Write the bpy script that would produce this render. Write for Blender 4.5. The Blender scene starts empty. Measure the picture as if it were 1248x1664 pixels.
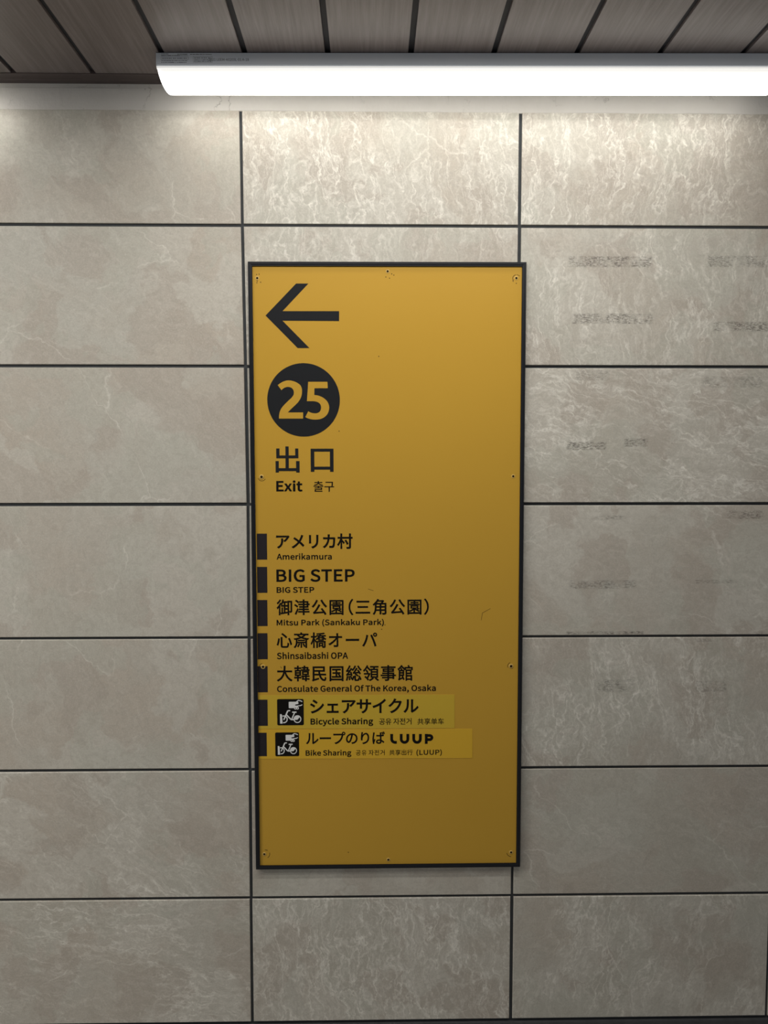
# Exit sign on a marble-tiled station wall under a tube light.
import bpy, bmesh, math, random
from mathutils import Vector, Matrix

# ------------------------------------------------------------------ camera, world, lights
scene = bpy.context.scene
COL = scene.collection
cam_d = bpy.data.cameras.new('camera')
cam_d.sensor_fit = 'VERTICAL'
cam_d.sensor_height = 36.0
cam_d.lens = 1297.09 / 1664 * 36.0
cam_d.clip_start = 0.02
cam = bpy.data.objects.new('camera', cam_d)
COL.objects.link(cam)
pitch, yaw, roll = -0.0698, -0.0165, 0.0004
aim = (Matrix.Rotation(yaw, 3, 'Z') @ Matrix.Rotation(pitch, 3, 'X') @ Matrix.Rotation(roll, 3, 'Y'))
right, fwd, up = aim.col[0], aim.col[1], aim.col[2]
m = Matrix((right, up, -fwd)).transposed().to_4x4()
m.translation = (0.2750, -1.7705, 1.5001)
cam.matrix_world = m
scene.camera = cam

scene.view_settings.view_transform = 'Standard'
scene.view_settings.look = 'None'
scene.view_settings.gamma = 1.0
scene.view_settings.use_curve_mapping = False
scene.view_settings.exposure = 0.0

world = bpy.data.worlds.new('station_hall')
scene.world = world
world.use_nodes = True
wbg = world.node_tree.nodes['Background']
wbg.inputs['Color'].default_value = (0.92, 0.96, 1.0, 1)
wbg.inputs['Strength'].default_value = 0.20

LAMP_STRENGTH = 7.6
LAMP_SIDE = 0.09            # the opal cover is much brighter underneath than at its sides
FILL_POWER = 20.0
FILL_LIGHTS = [(0.42, -0.60, 0.56), (-1.2, -0.9, 0.70), (-2.7, -1.2, 2.2)]


def area_lamp(name, loc, rot, sx, sy, power, color):
    d = bpy.data.lights.new(name, 'AREA')
    d.shape = 'RECTANGLE'
    d.size, d.size_y, d.energy, d.color = sx, sy, power, color
    o = bpy.data.objects.new(name, d)
    o.location, o.rotation_euler = loc, rot
    COL.objects.link(o)
    return o


# unseen area lights added just under the ceiling to brighten wall and sign
for cx, cy, share in FILL_LIGHTS:
    area_lamp('added_fill_light', (cx, cy, 2.288), (0, 0, 0), 1.25, 0.07, FILL_POWER * share, (1.0, 0.975, 0.93))


# ------------------------------------------------------------------ material helpers
class NT:
    def __init__(self, name):
        self.m = bpy.data.materials.new(name)
        self.m.use_nodes = True
        self.t = self.m.node_tree
        self.b = self.t.nodes['Principled BSDF']

    def n(self, kind, **kw):
        node = self.t.nodes.new(kind)
        for k, v in kw.items():
            if hasattr(node, k) and k not in node.inputs:
                setattr(node, k, v)
        return node

    def link(self, a, b):
        self.t.links.new(a, b)

    def put(self, sock, v):
        if isinstance(v, bpy.types.NodeSocket):
            self.link(v, sock)
        else:
            sock.default_value = v

    def math(self, op, a, b=None, c=None, clamp=False):
        nd = self.t.nodes.new('ShaderNodeMath')
        nd.operation = op
        nd.use_clamp = clamp
        for i, v in enumerate((a, b, c)):
            if v is not None:
                self.put(nd.inputs[i], v)
        return nd.outputs[0]

    def vmath(self, op, a, b=None):
        nd = self.t.nodes.new('ShaderNodeVectorMath')
        nd.operation = op
        self.put(nd.inputs[0], a)
        if b is not None:
            if op == 'SCALE':
                self.put(nd.inputs['Scale'], b)
            else:
                self.put(nd.inputs[1], b)
        return nd.outputs[0]

    def noise(self, vec, scale, detail=4.0, rough=0.55, distortion=0.0, color=False):
        nd = self.t.nodes.new('ShaderNodeTexNoise')
        self.put(nd.inputs['Vector'], vec)
        nd.inputs['Scale'].default_value = scale
        nd.inputs['Detail'].default_value = detail
        nd.inputs['Roughness'].default_value = rough
        nd.inputs['Distortion'].default_value = distortion
        return nd.outputs['Color' if color else 'Fac']

    def smooth(self, v, lo, hi):
        nd = self.t.nodes.new('ShaderNodeMapRange')
        nd.interpolation_type = 'SMOOTHSTEP'
        self.put(nd.inputs['Value'], v)
        self.put(nd.inputs['From Min'], lo)
        self.put(nd.inputs['From Max'], hi)
        return nd.outputs['Result']

    def mix(self, f, a, b):
        nd = self.t.nodes.new('ShaderNodeMix')
        nd.data_type = 'RGBA'
        self.put(nd.inputs[0], f)
        self.put(nd.inputs[6], a)
        self.put(nd.inputs[7], b)
        return nd.outputs[2]

    def coords(self):
        return self.t.nodes.new('ShaderNodeTexCoord').outputs['Object']

    def ramp(self, f, stops):
        nd = self.t.nodes.new('ShaderNodeValToRGB')
        e = nd.color_ramp.elements
        while len(e) < len(stops):
            e.new(0.5)
        for el, (p, c) in zip(e, stops):
            el.position, el.color = p, c
        self.put(nd.inputs[0], f)
        return nd.outputs[0]

    def bump(self, h, strength, dist):
        nd = self.t.nodes.new('ShaderNodeBump')
        nd.inputs['Strength'].default_value = strength
        nd.inputs['Distance'].default_value = dist
        self.link(h, nd.inputs['Height'])
        self.link(nd.outputs[0], self.b.inputs['Normal'])

    def base(self, col, rough=0.5, spec=0.5, metal=0.0):
        self.put(self.b.inputs['Base Color'], col)
        self.put(self.b.inputs['Roughness'], rough)
        self.b.inputs['Specular IOR Level'].default_value = spec
        self.b.inputs['Metallic'].default_value = metal


def c4(r, g, b):
    return (r, g, b, 1.0)


def plain(name, col, rough=0.5, spec=0.5, metal=0.0, grain=0.04, scale=60):
    k = NT(name)
    f = k.noise(k.coords(), scale, 4, 0.6)
    lo = c4(*[v * (1 - grain) for v in col])
    hi = c4(*[min(1, v * (1 + grain)) for v in col])
    k.base(k.mix(f, lo, hi), rough, spec, metal)
    return k.m


# ------------------------------------------------------------------ stone tile material
def make_stone():
    k = NT('beige_marble_tile')
    at = k.n('ShaderNodeAttribute')
    at.attribute_name = 'tile_variation'
    sep = k.n('ShaderNodeSeparateColor')
    k.link(at.outputs['Color'], sep.inputs[0])
    r, g, bl = sep.outputs
    alpha = at.outputs['Alpha']
    co = k.coords()
    off = k.n('ShaderNodeCombineXYZ')
    k.put(off.inputs[0], k.math('MULTIPLY', r, 37.0))
    k.put(off.inputs[1], k.math('MULTIPLY', g, 53.0))
    k.put(off.inputs[2], k.math('MULTIPLY', g, 29.0))
    rot = k.n('ShaderNodeVectorRotate')
    rot.rotation_type = 'Y_AXIS'
    k.link(co, rot.inputs['Vector'])
    k.put(rot.inputs['Angle'], k.math('MULTIPLY', bl, math.pi))
    p = k.vmath('ADD', rot.outputs[0], off.outputs[0])
    # domain warp
    w1 = k.vmath('SUBTRACT', k.noise(p, 5.0, 5, 0.6, color=True), (0.5, 0.5, 0.5))
    pw = k.vmath('ADD', p, k.vmath('SCALE', w1, 0.22))
    w2 = k.vmath('SUBTRACT', k.noise(p, 22.0, 4, 0.6, color=True), (0.5, 0.5, 0.5))
    pw2 = k.vmath('ADD', pw, k.vmath('SCALE', w2, 0.045))
    stretch = k.vmath('MULTIPLY', pw2, (1.0, 1.0, 0.32))
    # clouded patches with some crisp borders
    cloud = k.noise(pw, 3.4, 7, 0.62)
    patch = k.smooth(k.noise(pw2, 4.2, 2, 0.5), 0.485, 0.515)
    patch2 = k.smooth(k.noise(k.vmath('ADD', pw2, (9.1, 3.3, 5.7)), 6.0, 2, 0.5), 0.53, 0.56)
    warm, grey, pale = c4(0.475, 0.420, 0.350), c4(0.490, 0.468, 0.405), c4(0.540, 0.508, 0.440)
    base = k.mix(k.smooth(cloud, 0.33, 0.68), warm, grey)
    base = k.mix(k.math('MULTIPLY', patch, 0.75), base, pale)
    base = k.mix(k.math('MULTIPLY', patch2, 0.62), base, c4(0.425, 0.372, 0.312))
    patch3 = k.smooth(k.noise(k.vmath('ADD', pw2, (2.7, 8.8, 1.9)), 5.0, 3, 0.55), 0.525, 0.545)
    base = k.mix(k.math('MULTIPLY', patch3, 0.50), base, c4(0.475, 0.462, 0.392))
    # pale threads running along the bedding
    soft = k.vmath('ADD', p, k.vmath('SCALE', w1, 0.10))
    soft = k.vmath('ADD', soft, k.vmath('SCALE', w2, 0.030))
    stretch = k.vmath('MULTIPLY', soft, (1.0, 1.0, 0.26))

    def thread(vec, scale, sharp, detail=3.0):
        t = k.noise(vec, scale, detail, 0.58)
        v = k.math('SUBTRACT', 1.0, k.math('MULTIPLY', k.math('ABSOLUTE', k.math('SUBTRACT', t, 0.5)), sharp), clamp=True)
        return k.math('POWER', v, 1.6)

    r1 = thread(stretch, 25.0, 25.0)
    r2 = thread(k.vmath('ADD', stretch, (4.0, 7.0, 1.0)), 62.0, 14.0)
    r3 = thread(k.vmath('ADD', k.vmath('MULTIPLY', soft, (1.0, 1.0, 0.6)), (2.0, 5.0, 8.0)), 30.0, 24.0)
    bound = k.math('SUBTRACT', 0.72, k.math('MULTIPLY', alpha, 0.42))
    zone = k.smooth(k.noise(p, 4.2, 5, 0.65), bound, k.math('ADD', bound, 0.20))
    wide = k.math('ADD', 0.28, k.math('MULTIPLY', zone, 0.72))
    # long single cracks
    vor = k.n('ShaderNodeTexVoronoi')
    vor.feature = 'DISTANCE_TO_EDGE'
    vor.inputs['Scale'].default_value = 4.6
    k.link(k.vmath('MULTIPLY', soft, (1.0, 1.0, 0.55)), vor.inputs['Vector'])
    crack = k.math('SUBTRACT', 1.0, k.math('MULTIPLY', vor.outputs['Distance'], 110.0), clamp=True)
    crack = k.math('MULTIPLY', crack, k.smooth(k.noise(p, 8.0, 3, 0.5), 0.50, 0.62))
    veins = k.math('ADD', k.math('MULTIPLY', r1, 0.75), k.math('MULTIPLY', r2, 0.42))
    veins = k.math('ADD', veins, k.math('MULTIPLY', r3, 0.30))
    veins = k.math('MULTIPLY', k.math('MULTIPLY', veins, wide), k.math('ADD', 0.30, k.math('MULTIPLY', alpha, 0.62)))
    veins = k.math('ADD', veins, k.math('MULTIPLY', crack, 0.42), clamp=True)
    base = k.mix(veins, base, c4(0.78, 0.745, 0.665))
    mott = k.noise(soft, 85.0, 4, 0.7)
    base = k.mix(k.math('MULTIPLY', k.smooth(mott, 0.42, 0.66), 0.30), base, c4(0.36, 0.325, 0.275))
    # fine grain
    grain = k.noise(co, 300.0, 3, 0.7)
    base = k.mix(k.math('MULTIPLY', k.smooth(grain, 0.50, 0.70), 0.30), base, c4(0.68, 0.645, 0.575))
    base = k.mix(k.math('MULTIPLY', k.smooth(k.noise(k.vmath('ADD', co, (3.0, 1.0, 5.0)), 240.0, 3, 0.7), 0.52, 0.72), 0.24), base, c4(0.27, 0.245, 0.205))
    # rubbed tape marks on the right-hand tiles: (x0, x1, z0, z1, amount), metres
    sxyz = k.n('ShaderNodeSeparateXYZ')
    k.link(co, sxyz.inputs[0])
    X, Z = sxyz.outputs[0], sxyz.outputs[2]
    rub = k.noise(k.vmath('MULTIPLY', co, (1.0, 1.0, 2.6)), 130.0, 5, 0.75)
    rub = k.math('MULTIPLY', k.smooth(rub, 0.43, 0.58), k.math('ADD', 0.25, k.math('MULTIPLY', k.smooth(k.noise(co, 34.0, 3, 0.6), 0.36, 0.60), 0.75)))
    tot = None
    for x0, x1, z0, z1, amt in TAPE_MARKS:
        mx = k.math('MULTIPLY', k.smooth(X, x0 - .004, x0 + .004), k.smooth(X, x1 + .004, x1 - .004))
        mz = k.math('MULTIPLY', k.smooth(Z, z0 - .0015, z0 + .0015), k.smooth(Z, z1 + .0015, z1 - .0015))
        mm = k.math('MULTIPLY', k.math('MULTIPLY', mx, mz), amt)
        tot = mm if tot is None else k.math('MAXIMUM', tot, mm)
    base = k.mix(k.math('MULTIPLY', tot, rub), base, c4(0.10, 0.088, 0.075))
    k.base(base, 0.42, 0.35)
    h = k.math('ADD', k.math('MULTIPLY', veins, 0.5), k.math('MULTIPLY', grain, 0.5))
    k.bump(h, 0.25, 0.0012)
    return k.m


def make_plaster():
    k = NT('painted_plaster')
    co = k.coords()
    f = k.noise(co, 14.0, 5, 0.6)
    f2 = k.noise(k.vmath('MULTIPLY', co, (1.0, 1.0, 0.5)), 60.0, 5, 0.65)
    col = k.mix(f, c4(0.56, 0.535, 0.495), c4(0.66, 0.635, 0.595))
    vor = k.n('ShaderNodeTexVoronoi')
    vor.feature = 'DISTANCE_TO_EDGE'
    vor.inputs['Scale'].default_value = 9.0
    wv = k.vmath('SUBTRACT', k.noise(co, 18.0, 4, 0.6, color=True), (0.5, 0.5, 0.5))
    k.link(k.vmath('ADD', co, k.vmath('SCALE', wv, 0.10)), vor.inputs['Vector'])
    crack = k.math('SUBTRACT', 1.0, k.math('MULTIPLY', vor.outputs['Distance'], 70.0), clamp=True)
    crack = k.math('MULTIPLY', crack, k.smooth(k.noise(co, 8.0, 3, 0.5), 0.50, 0.62))
    col = k.mix(k.math('MULTIPLY', crack, 0.45), col, c4(0.20, 0.18, 0.155))
    k.base(col, 0.8, 0.2)
    k.bump(k.math('SUBTRACT', k.math('ADD', k.math('MULTIPLY', f2, 0.6), k.math('MULTIPLY', f, 1.2)), crack), 0.5, 0.004)
    return k.m


def make_wood():
    k = NT('brown_laminate_board')
    co = k.coords()
    at = k.n('ShaderNodeAttribute')
    at.attribute_name = 'tile_variation'
    off = k.vmath('SCALE', at.outputs['Color'], 31.0)
    p = k.vmath('ADD', co, off)
    g1 = k.noise(k.vmath('MULTIPLY', p, (1.0, 0.035, 1.0)), 190.0, 5, 0.65)
    g2 = k.noise(k.vmath('MULTIPLY', p, (1.0, 0.08, 1.0)), 38.0, 4, 0.6)
    f = k.math('ADD', k.math('MULTIPLY', g1, 0.65), k.math('MULTIPLY', g2, 0.35))
    col = k.ramp(f, [(0.34, c4(0.150, 0.122, 0.115)), (0.52, c4(0.190, 0.162, 0.156)), (0.70, c4(0.240, 0.210, 0.204))])
    k.base(col, 0.46, 0.4)
    k.bump(g1, 0.12, 0.001)
    return k.m


def make_yellow(name, a, b, rough=0.42):
    k = NT(name)
    co = k.coords()
    f = k.noise(co, 3.0, 4, 0.6)
    col = k.mix(f, c4(*a), c4(*b))
    sp = k.smooth(k.noise(co, 130.0, 3, 0.6), 0.70, 0.76)
    col = k.mix(k.math('MULTIPLY', sp, 0.12), col, c4(a[0] * .55, a[1] * .5, a[2] * .6))
    k.base(col, rough, 0.24)
    k.bump(k.noise(co, 900.0, 2, 0.5), 0.05, 0.0003)
    return k.m


def make_emission(name, col, strength):
    k = NT(name)
    k.base(c4(0.9, 0.9, 0.88), 0.5, 0.3)
    k.b.inputs['Emission Color'].default_value = c4(*col)
    geo = k.n('ShaderNodeNewGeometry')
    sx = k.n('ShaderNodeSeparateXYZ')
    k.link(geo.outputs['Normal'], sx.inputs[0])
    down = k.smooth(k.math('MULTIPLY', sx.outputs[2], -1.0), 0.02, 0.75)
    k.link(k.math('MULTIPLY', k.math('ADD', LAMP_SIDE, k.math('MULTIPLY', down, 1 - LAMP_SIDE)), strength), k.b.inputs['Emission Strength'])
    return k.m


ZW = 2.30  # height of the fitted wall origin above the floor
TAPE_MARKS = [(0.7079, 0.89, 1.9122, 1.9353, 0.75), (0.718, 0.8942, 1.7902, 1.812, 0.75), (1.0139, 1.1477, 1.9133, 1.9376, 0.6), (1.0314, 1.1525, 1.7749, 1.7952, 0.75), (0.7282, 0.8014, 1.667, 1.6886, 0.5), (1.0075, 1.1441, 1.6511, 1.6756, 0.45), (0.7115, 0.7976, 1.514, 1.5317, 0.8), (0.839, 0.8895, 1.5208, 1.5385, 0.8), (1.0711, 1.1539, 1.3599, 1.3777, 0.65), (0.7719, 0.8491, 1.3576, 1.3672, 0.6), (0.7219, 0.8703, 1.2023, 1.2214, 0.6), (1.0056, 1.1031, 1.214, 1.2221, 0.5), (0.7166, 0.891, 1.0986, 1.105, 0.9), (1.1463, 1.163, 1.0969, 1.1039, 0.9), (1.012, 1.0484, 1.0805, 1.086, 0.9), (0.7874, 0.871, 0.9667, 0.9947, 0.55), (1.0123, 1.0821, 0.9655, 0.9908, 0.5)]

M_STONE = make_stone()
M_GROUT = plain('dark_grey_joint', (0.060, 0.064, 0.067), 0.85, 0.2, grain=0.2, scale=90)
M_PLASTER = make_plaster()
M_WOOD = make_wood()
M_WOODTRIM = plain('dark_brown_trim', (0.085, 0.066, 0.062), 0.5, 0.35, grain=0.15)
M_GAP = plain('dark_board_gap', (0.050, 0.052, 0.060), 0.7, 0.2)
M_BASE = plain('charcoal_stone_base', (0.055, 0.056, 0.058), 0.5, 0.4, grain=0.35, scale=45)
M_FLOOR = plain('grey_floor_tile', (0.30, 0.29, 0.27), 0.4, 0.4, grain=0.12, scale=25)
M_YELLOW = make_yellow('ochre_yellow_panel', (0.520, 0.297, 0.034), (0.550, 0.318, 0.038))
M_STICK = make_yellow('fresh_yellow_film', (0.630, 0.375, 0.030), (0.660, 0.395, 0.034), 0.36)
M_STICK_GREEN = make_yellow('fresh_greenish_yellow_film', (0.560, 0.375, 0.036), (0.590, 0.395, 0.040), 0.36)
M_FRAME = plain('black_painted_metal', (0.007, 0.008, 0.011), 0.40, 0.30)
M_VINYL = plain('charcoal_vinyl', (0.013, 0.014, 0.016), 0.6, 0.15)
M_MARK = plain('soft_charcoal_vinyl', (0.022, 0.018, 0.021), 0.6, 0.15)
M_INK = plain('black_ink', (0.006, 0.005, 0.004), 0.6, 0.12)
M_WHITE = plain('white_film', (0.74, 0.74, 0.72), 0.5, 0.3)
M_SCREW = plain('yellow_painted_screw', (0.56, 0.37, 0.10), 0.35, 0.5)
M_HOLE = plain('dark_drive_recess', (0.022, 0.014, 0.006), 0.8, 0.0)
M_WEAR = plain('brown_scuff', (0.085, 0.046, 0.010), 0.7, 0.2)
M_HOUSING = plain('white_enamel', (0.80, 0.84, 0.89), 0.35, 0.4, grain=0.01)
M_RIM = plain('translucent_white_lip', (0.80, 0.80, 0.77), 0.4, 0.4, grain=0.01)
_rim = M_RIM.node_tree.nodes['Principled BSDF']       # the clear edge of the bar carries some of its light
_rim.inputs['Emission Color'].default_value = c4(1.0, 0.98, 0.94)
_rim.inputs['Emission Strength'].default_value = 0.55
M_PRINT = plain('grey_print', (0.115, 0.120, 0.130), 0.6, 0.2)
M_LAMP = make_emission('lit_opal_diffuser', (1.0, 0.975, 0.915), LAMP_STRENGTH)


# ------------------------------------------------------------------ object helpers
def link(name, me, mats, parent=None):
    o = bpy.data.objects.new(name, me)
    COL.objects.link(o)
    for mt in (mats if isinstance(mats, (list, tuple)) else [mats]):
        me.materials.append(mt)
    if parent:
        o.parent = parent
    return o


def from_bm(name, bm, mats, parent=None, smooth=False):
    me = bpy.data.meshes.new(name)
    bmesh.ops.recalc_face_normals(bm, faces=bm.faces)
    bm.to_mesh(me)
    bm.free()
    if smooth:
        for p in me.polygons:
            p.use_smooth = True
    return link(name, me, mats, parent)


def structure(o):
    o['kind'] = 'structure'
    return o


def box_bm(bm, x0, x1, y0, y1, z0, z1):
    v = [bm.verts.new(c) for c in ((x0, y0, z0), (x1, y0, z0), (x1, y1, z0), (x0, y1, z0), (x0, y0, z1), (x1, y0, z1), (x1, y1, z1), (x0, y1, z1))]
    fs = [bm.faces.new([v[i] for i in q]) for q in ((0, 1, 2, 3), (4, 5, 6, 7), (0, 1, 5, 4), (1, 2, 6, 5), (2, 3, 7, 6), (3, 0, 4, 7))]
    return v, fs


def prism(bm, pts, yf, yb):
    """closed outline pts (x, z) pushed from the front depth yf to the back depth yb"""
    a = [bm.verts.new((x, yf, z)) for x, z in pts]
    b = [bm.verts.new((x, yb, z)) for x, z in pts]
    bm.faces.new(a)
    bm.faces.new(b[::-1])
    n = len(a)
    for i in range(n):
        j = (i + 1) % n
        bm.faces.new((a[i], b[i], b[j], a[j]))


def ribbon(bm, pts, w, yf, yb):
    """a flat band of width w along pts (x, z)"""
    n = len(pts)
    lft, rgt = [], []
    for i, (x, z) in enumerate(pts):
        a = Vector(pts[max(0, i - 1)])
        b = Vector(pts[min(n - 1, i + 1)])
        d = (b - a).normalized()
        k = 1.0
        if 0 < i < n - 1:
            d1 = (Vector((x, z)) - a).normalized()
            k = 1 / max(0.5, d1.dot(d))
        nx, nz = -d.y * w / 2 * k, d.x * w / 2 * k
        lft.append((x + nx, z + nz))
        rgt.append((x - nx, z - nz))
    prism(bm, lft + rgt[::-1], yf, yb)


def ring_pts(cx, cz, r, n=28, a0=0.0, a1=360.0):
    return [(cx + r * math.cos(math.radians(a0 + (a1 - a0) * i / n)), cz + r * math.sin(math.radians(a0 + (a1 - a0) * i / n))) for i in range(n if a1 - a0 == 360 else n + 1)]


def curve_part(name, contours, mat, parent, yf, thick, weight=0.0, res=5):
    """filled outline letters as one mesh; contours of ('L', x, z) / ('C', hx, hz, hx, hz, x, z)"""
    cu = bpy.data.curves.new(name, 'CURVE')
    cu.dimensions = '2D'
    cu.fill_mode = 'BOTH'
    cu.resolution_u = res
    cu.extrude = thick / 2
    for ct in contours:
        sp = cu.splines.new('BEZIER')
        sp.use_cyclic_u = True
        n = len(ct)
        sp.bezier_points.add(n - 1)
        ends = [Vector((s[-2], s[-1], 0)) for s in ct]
        for i in range(n):
            bp = sp.bezier_points[i]
            bp.handle_left_type = bp.handle_right_type = 'FREE'
            bp.co = ends[i]
            bp.handle_left = ends[i]
            bp.handle_right = ends[i]
        for i, s in enumerate(ct):
            pv = sp.bezier_points[i - 1]
            cur = sp.bezier_points[i]
            if s[0] == 'C':
                pv.handle_right = (s[1], s[2], 0)
                cur.handle_left = (s[3], s[4], 0)
            else:
                d = (ends[i] - ends[i - 1]) / 3
                pv.handle_right = ends[i - 1] + d
                cur.handle_left = ends[i] - d
    tmp = bpy.data.objects.new(name + '_outline', cu)
    COL.objects.link(tmp)
    dg = bpy.context.evaluated_depsgraph_get()
    me = bpy.data.meshes.new_from_object(tmp.evaluated_get(dg))
    bpy.data.objects.remove(tmp)
    bpy.data.curves.remove(cu)
    me.name = name
    for v in me.vertices:
        x, y, z = v.co
        v.co = (x, yf + thick / 2 - z, y)
    me.materials.clear()
    if weight > 0:                       # heavier letters: a band along every outline
        bm = bmesh.new()
        bm.from_mesh(me)
        for k, ct in enumerate(contours):
            outline_band(bm, sample_contour(ct), weight * 2, yf - .000004 * (1 + k % 5), yf + thick)
        bm.to_mesh(me)
        bm.free()
    return link(name, me, mat, parent)


def sample_contour(ct, n=4):
    pts = []
    prev = Vector(ct[-1][-2:])
    for s in ct:
        end = Vector(s[-2:])
        if s[0] == 'C':
            h1, h2 = Vector(s[1:3]), Vector(s[3:5])
            for k in range(1, n + 1):
                t = k / n
                pts.append(prev * (1 - t) ** 3 + h1 * 3 * t * (1 - t) ** 2 + h2 * 3 * t * t * (1 - t) + end * t ** 3)
        else:
            pts.append(end)
        prev = end
    out = []
    for p in pts:
        if not out or (p - out[-1]).length > 1e-6:
            out.append(p)
    if (out[0] - out[-1]).length < 1e-6:
        out.pop()
    return out


def outline_band(bm, pts, w, yf, yb):
    n = len(pts)
    a, b = [], []
    for i, p in enumerate(pts):
        d1 = (p - pts[i - 1]).normalized()
        d2 = (pts[(i + 1) % n] - p).normalized()
        d = d1 + d2
        if d.length < .35:
            d = d2 if d.length < 1e-4 else d
        d = d.normalized()
        k = min(1.45, 1 / max(.45, abs(d1.dot(d))))
        nx, nz = -d.y * w / 2 * k, d.x * w / 2 * k
        a.append(bm.verts.new((p.x + nx, yf, p.y + nz)))
        b.append(bm.verts.new((p.x - nx, yf, p.y - nz)))
    for i in range(n):
        j = (i + 1) % n
        f = bm.faces.new((a[i], a[j], b[j], b[i]))
        f.normal_update()
        if f.normal.y > 0:
            f.normal_flip()


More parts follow.
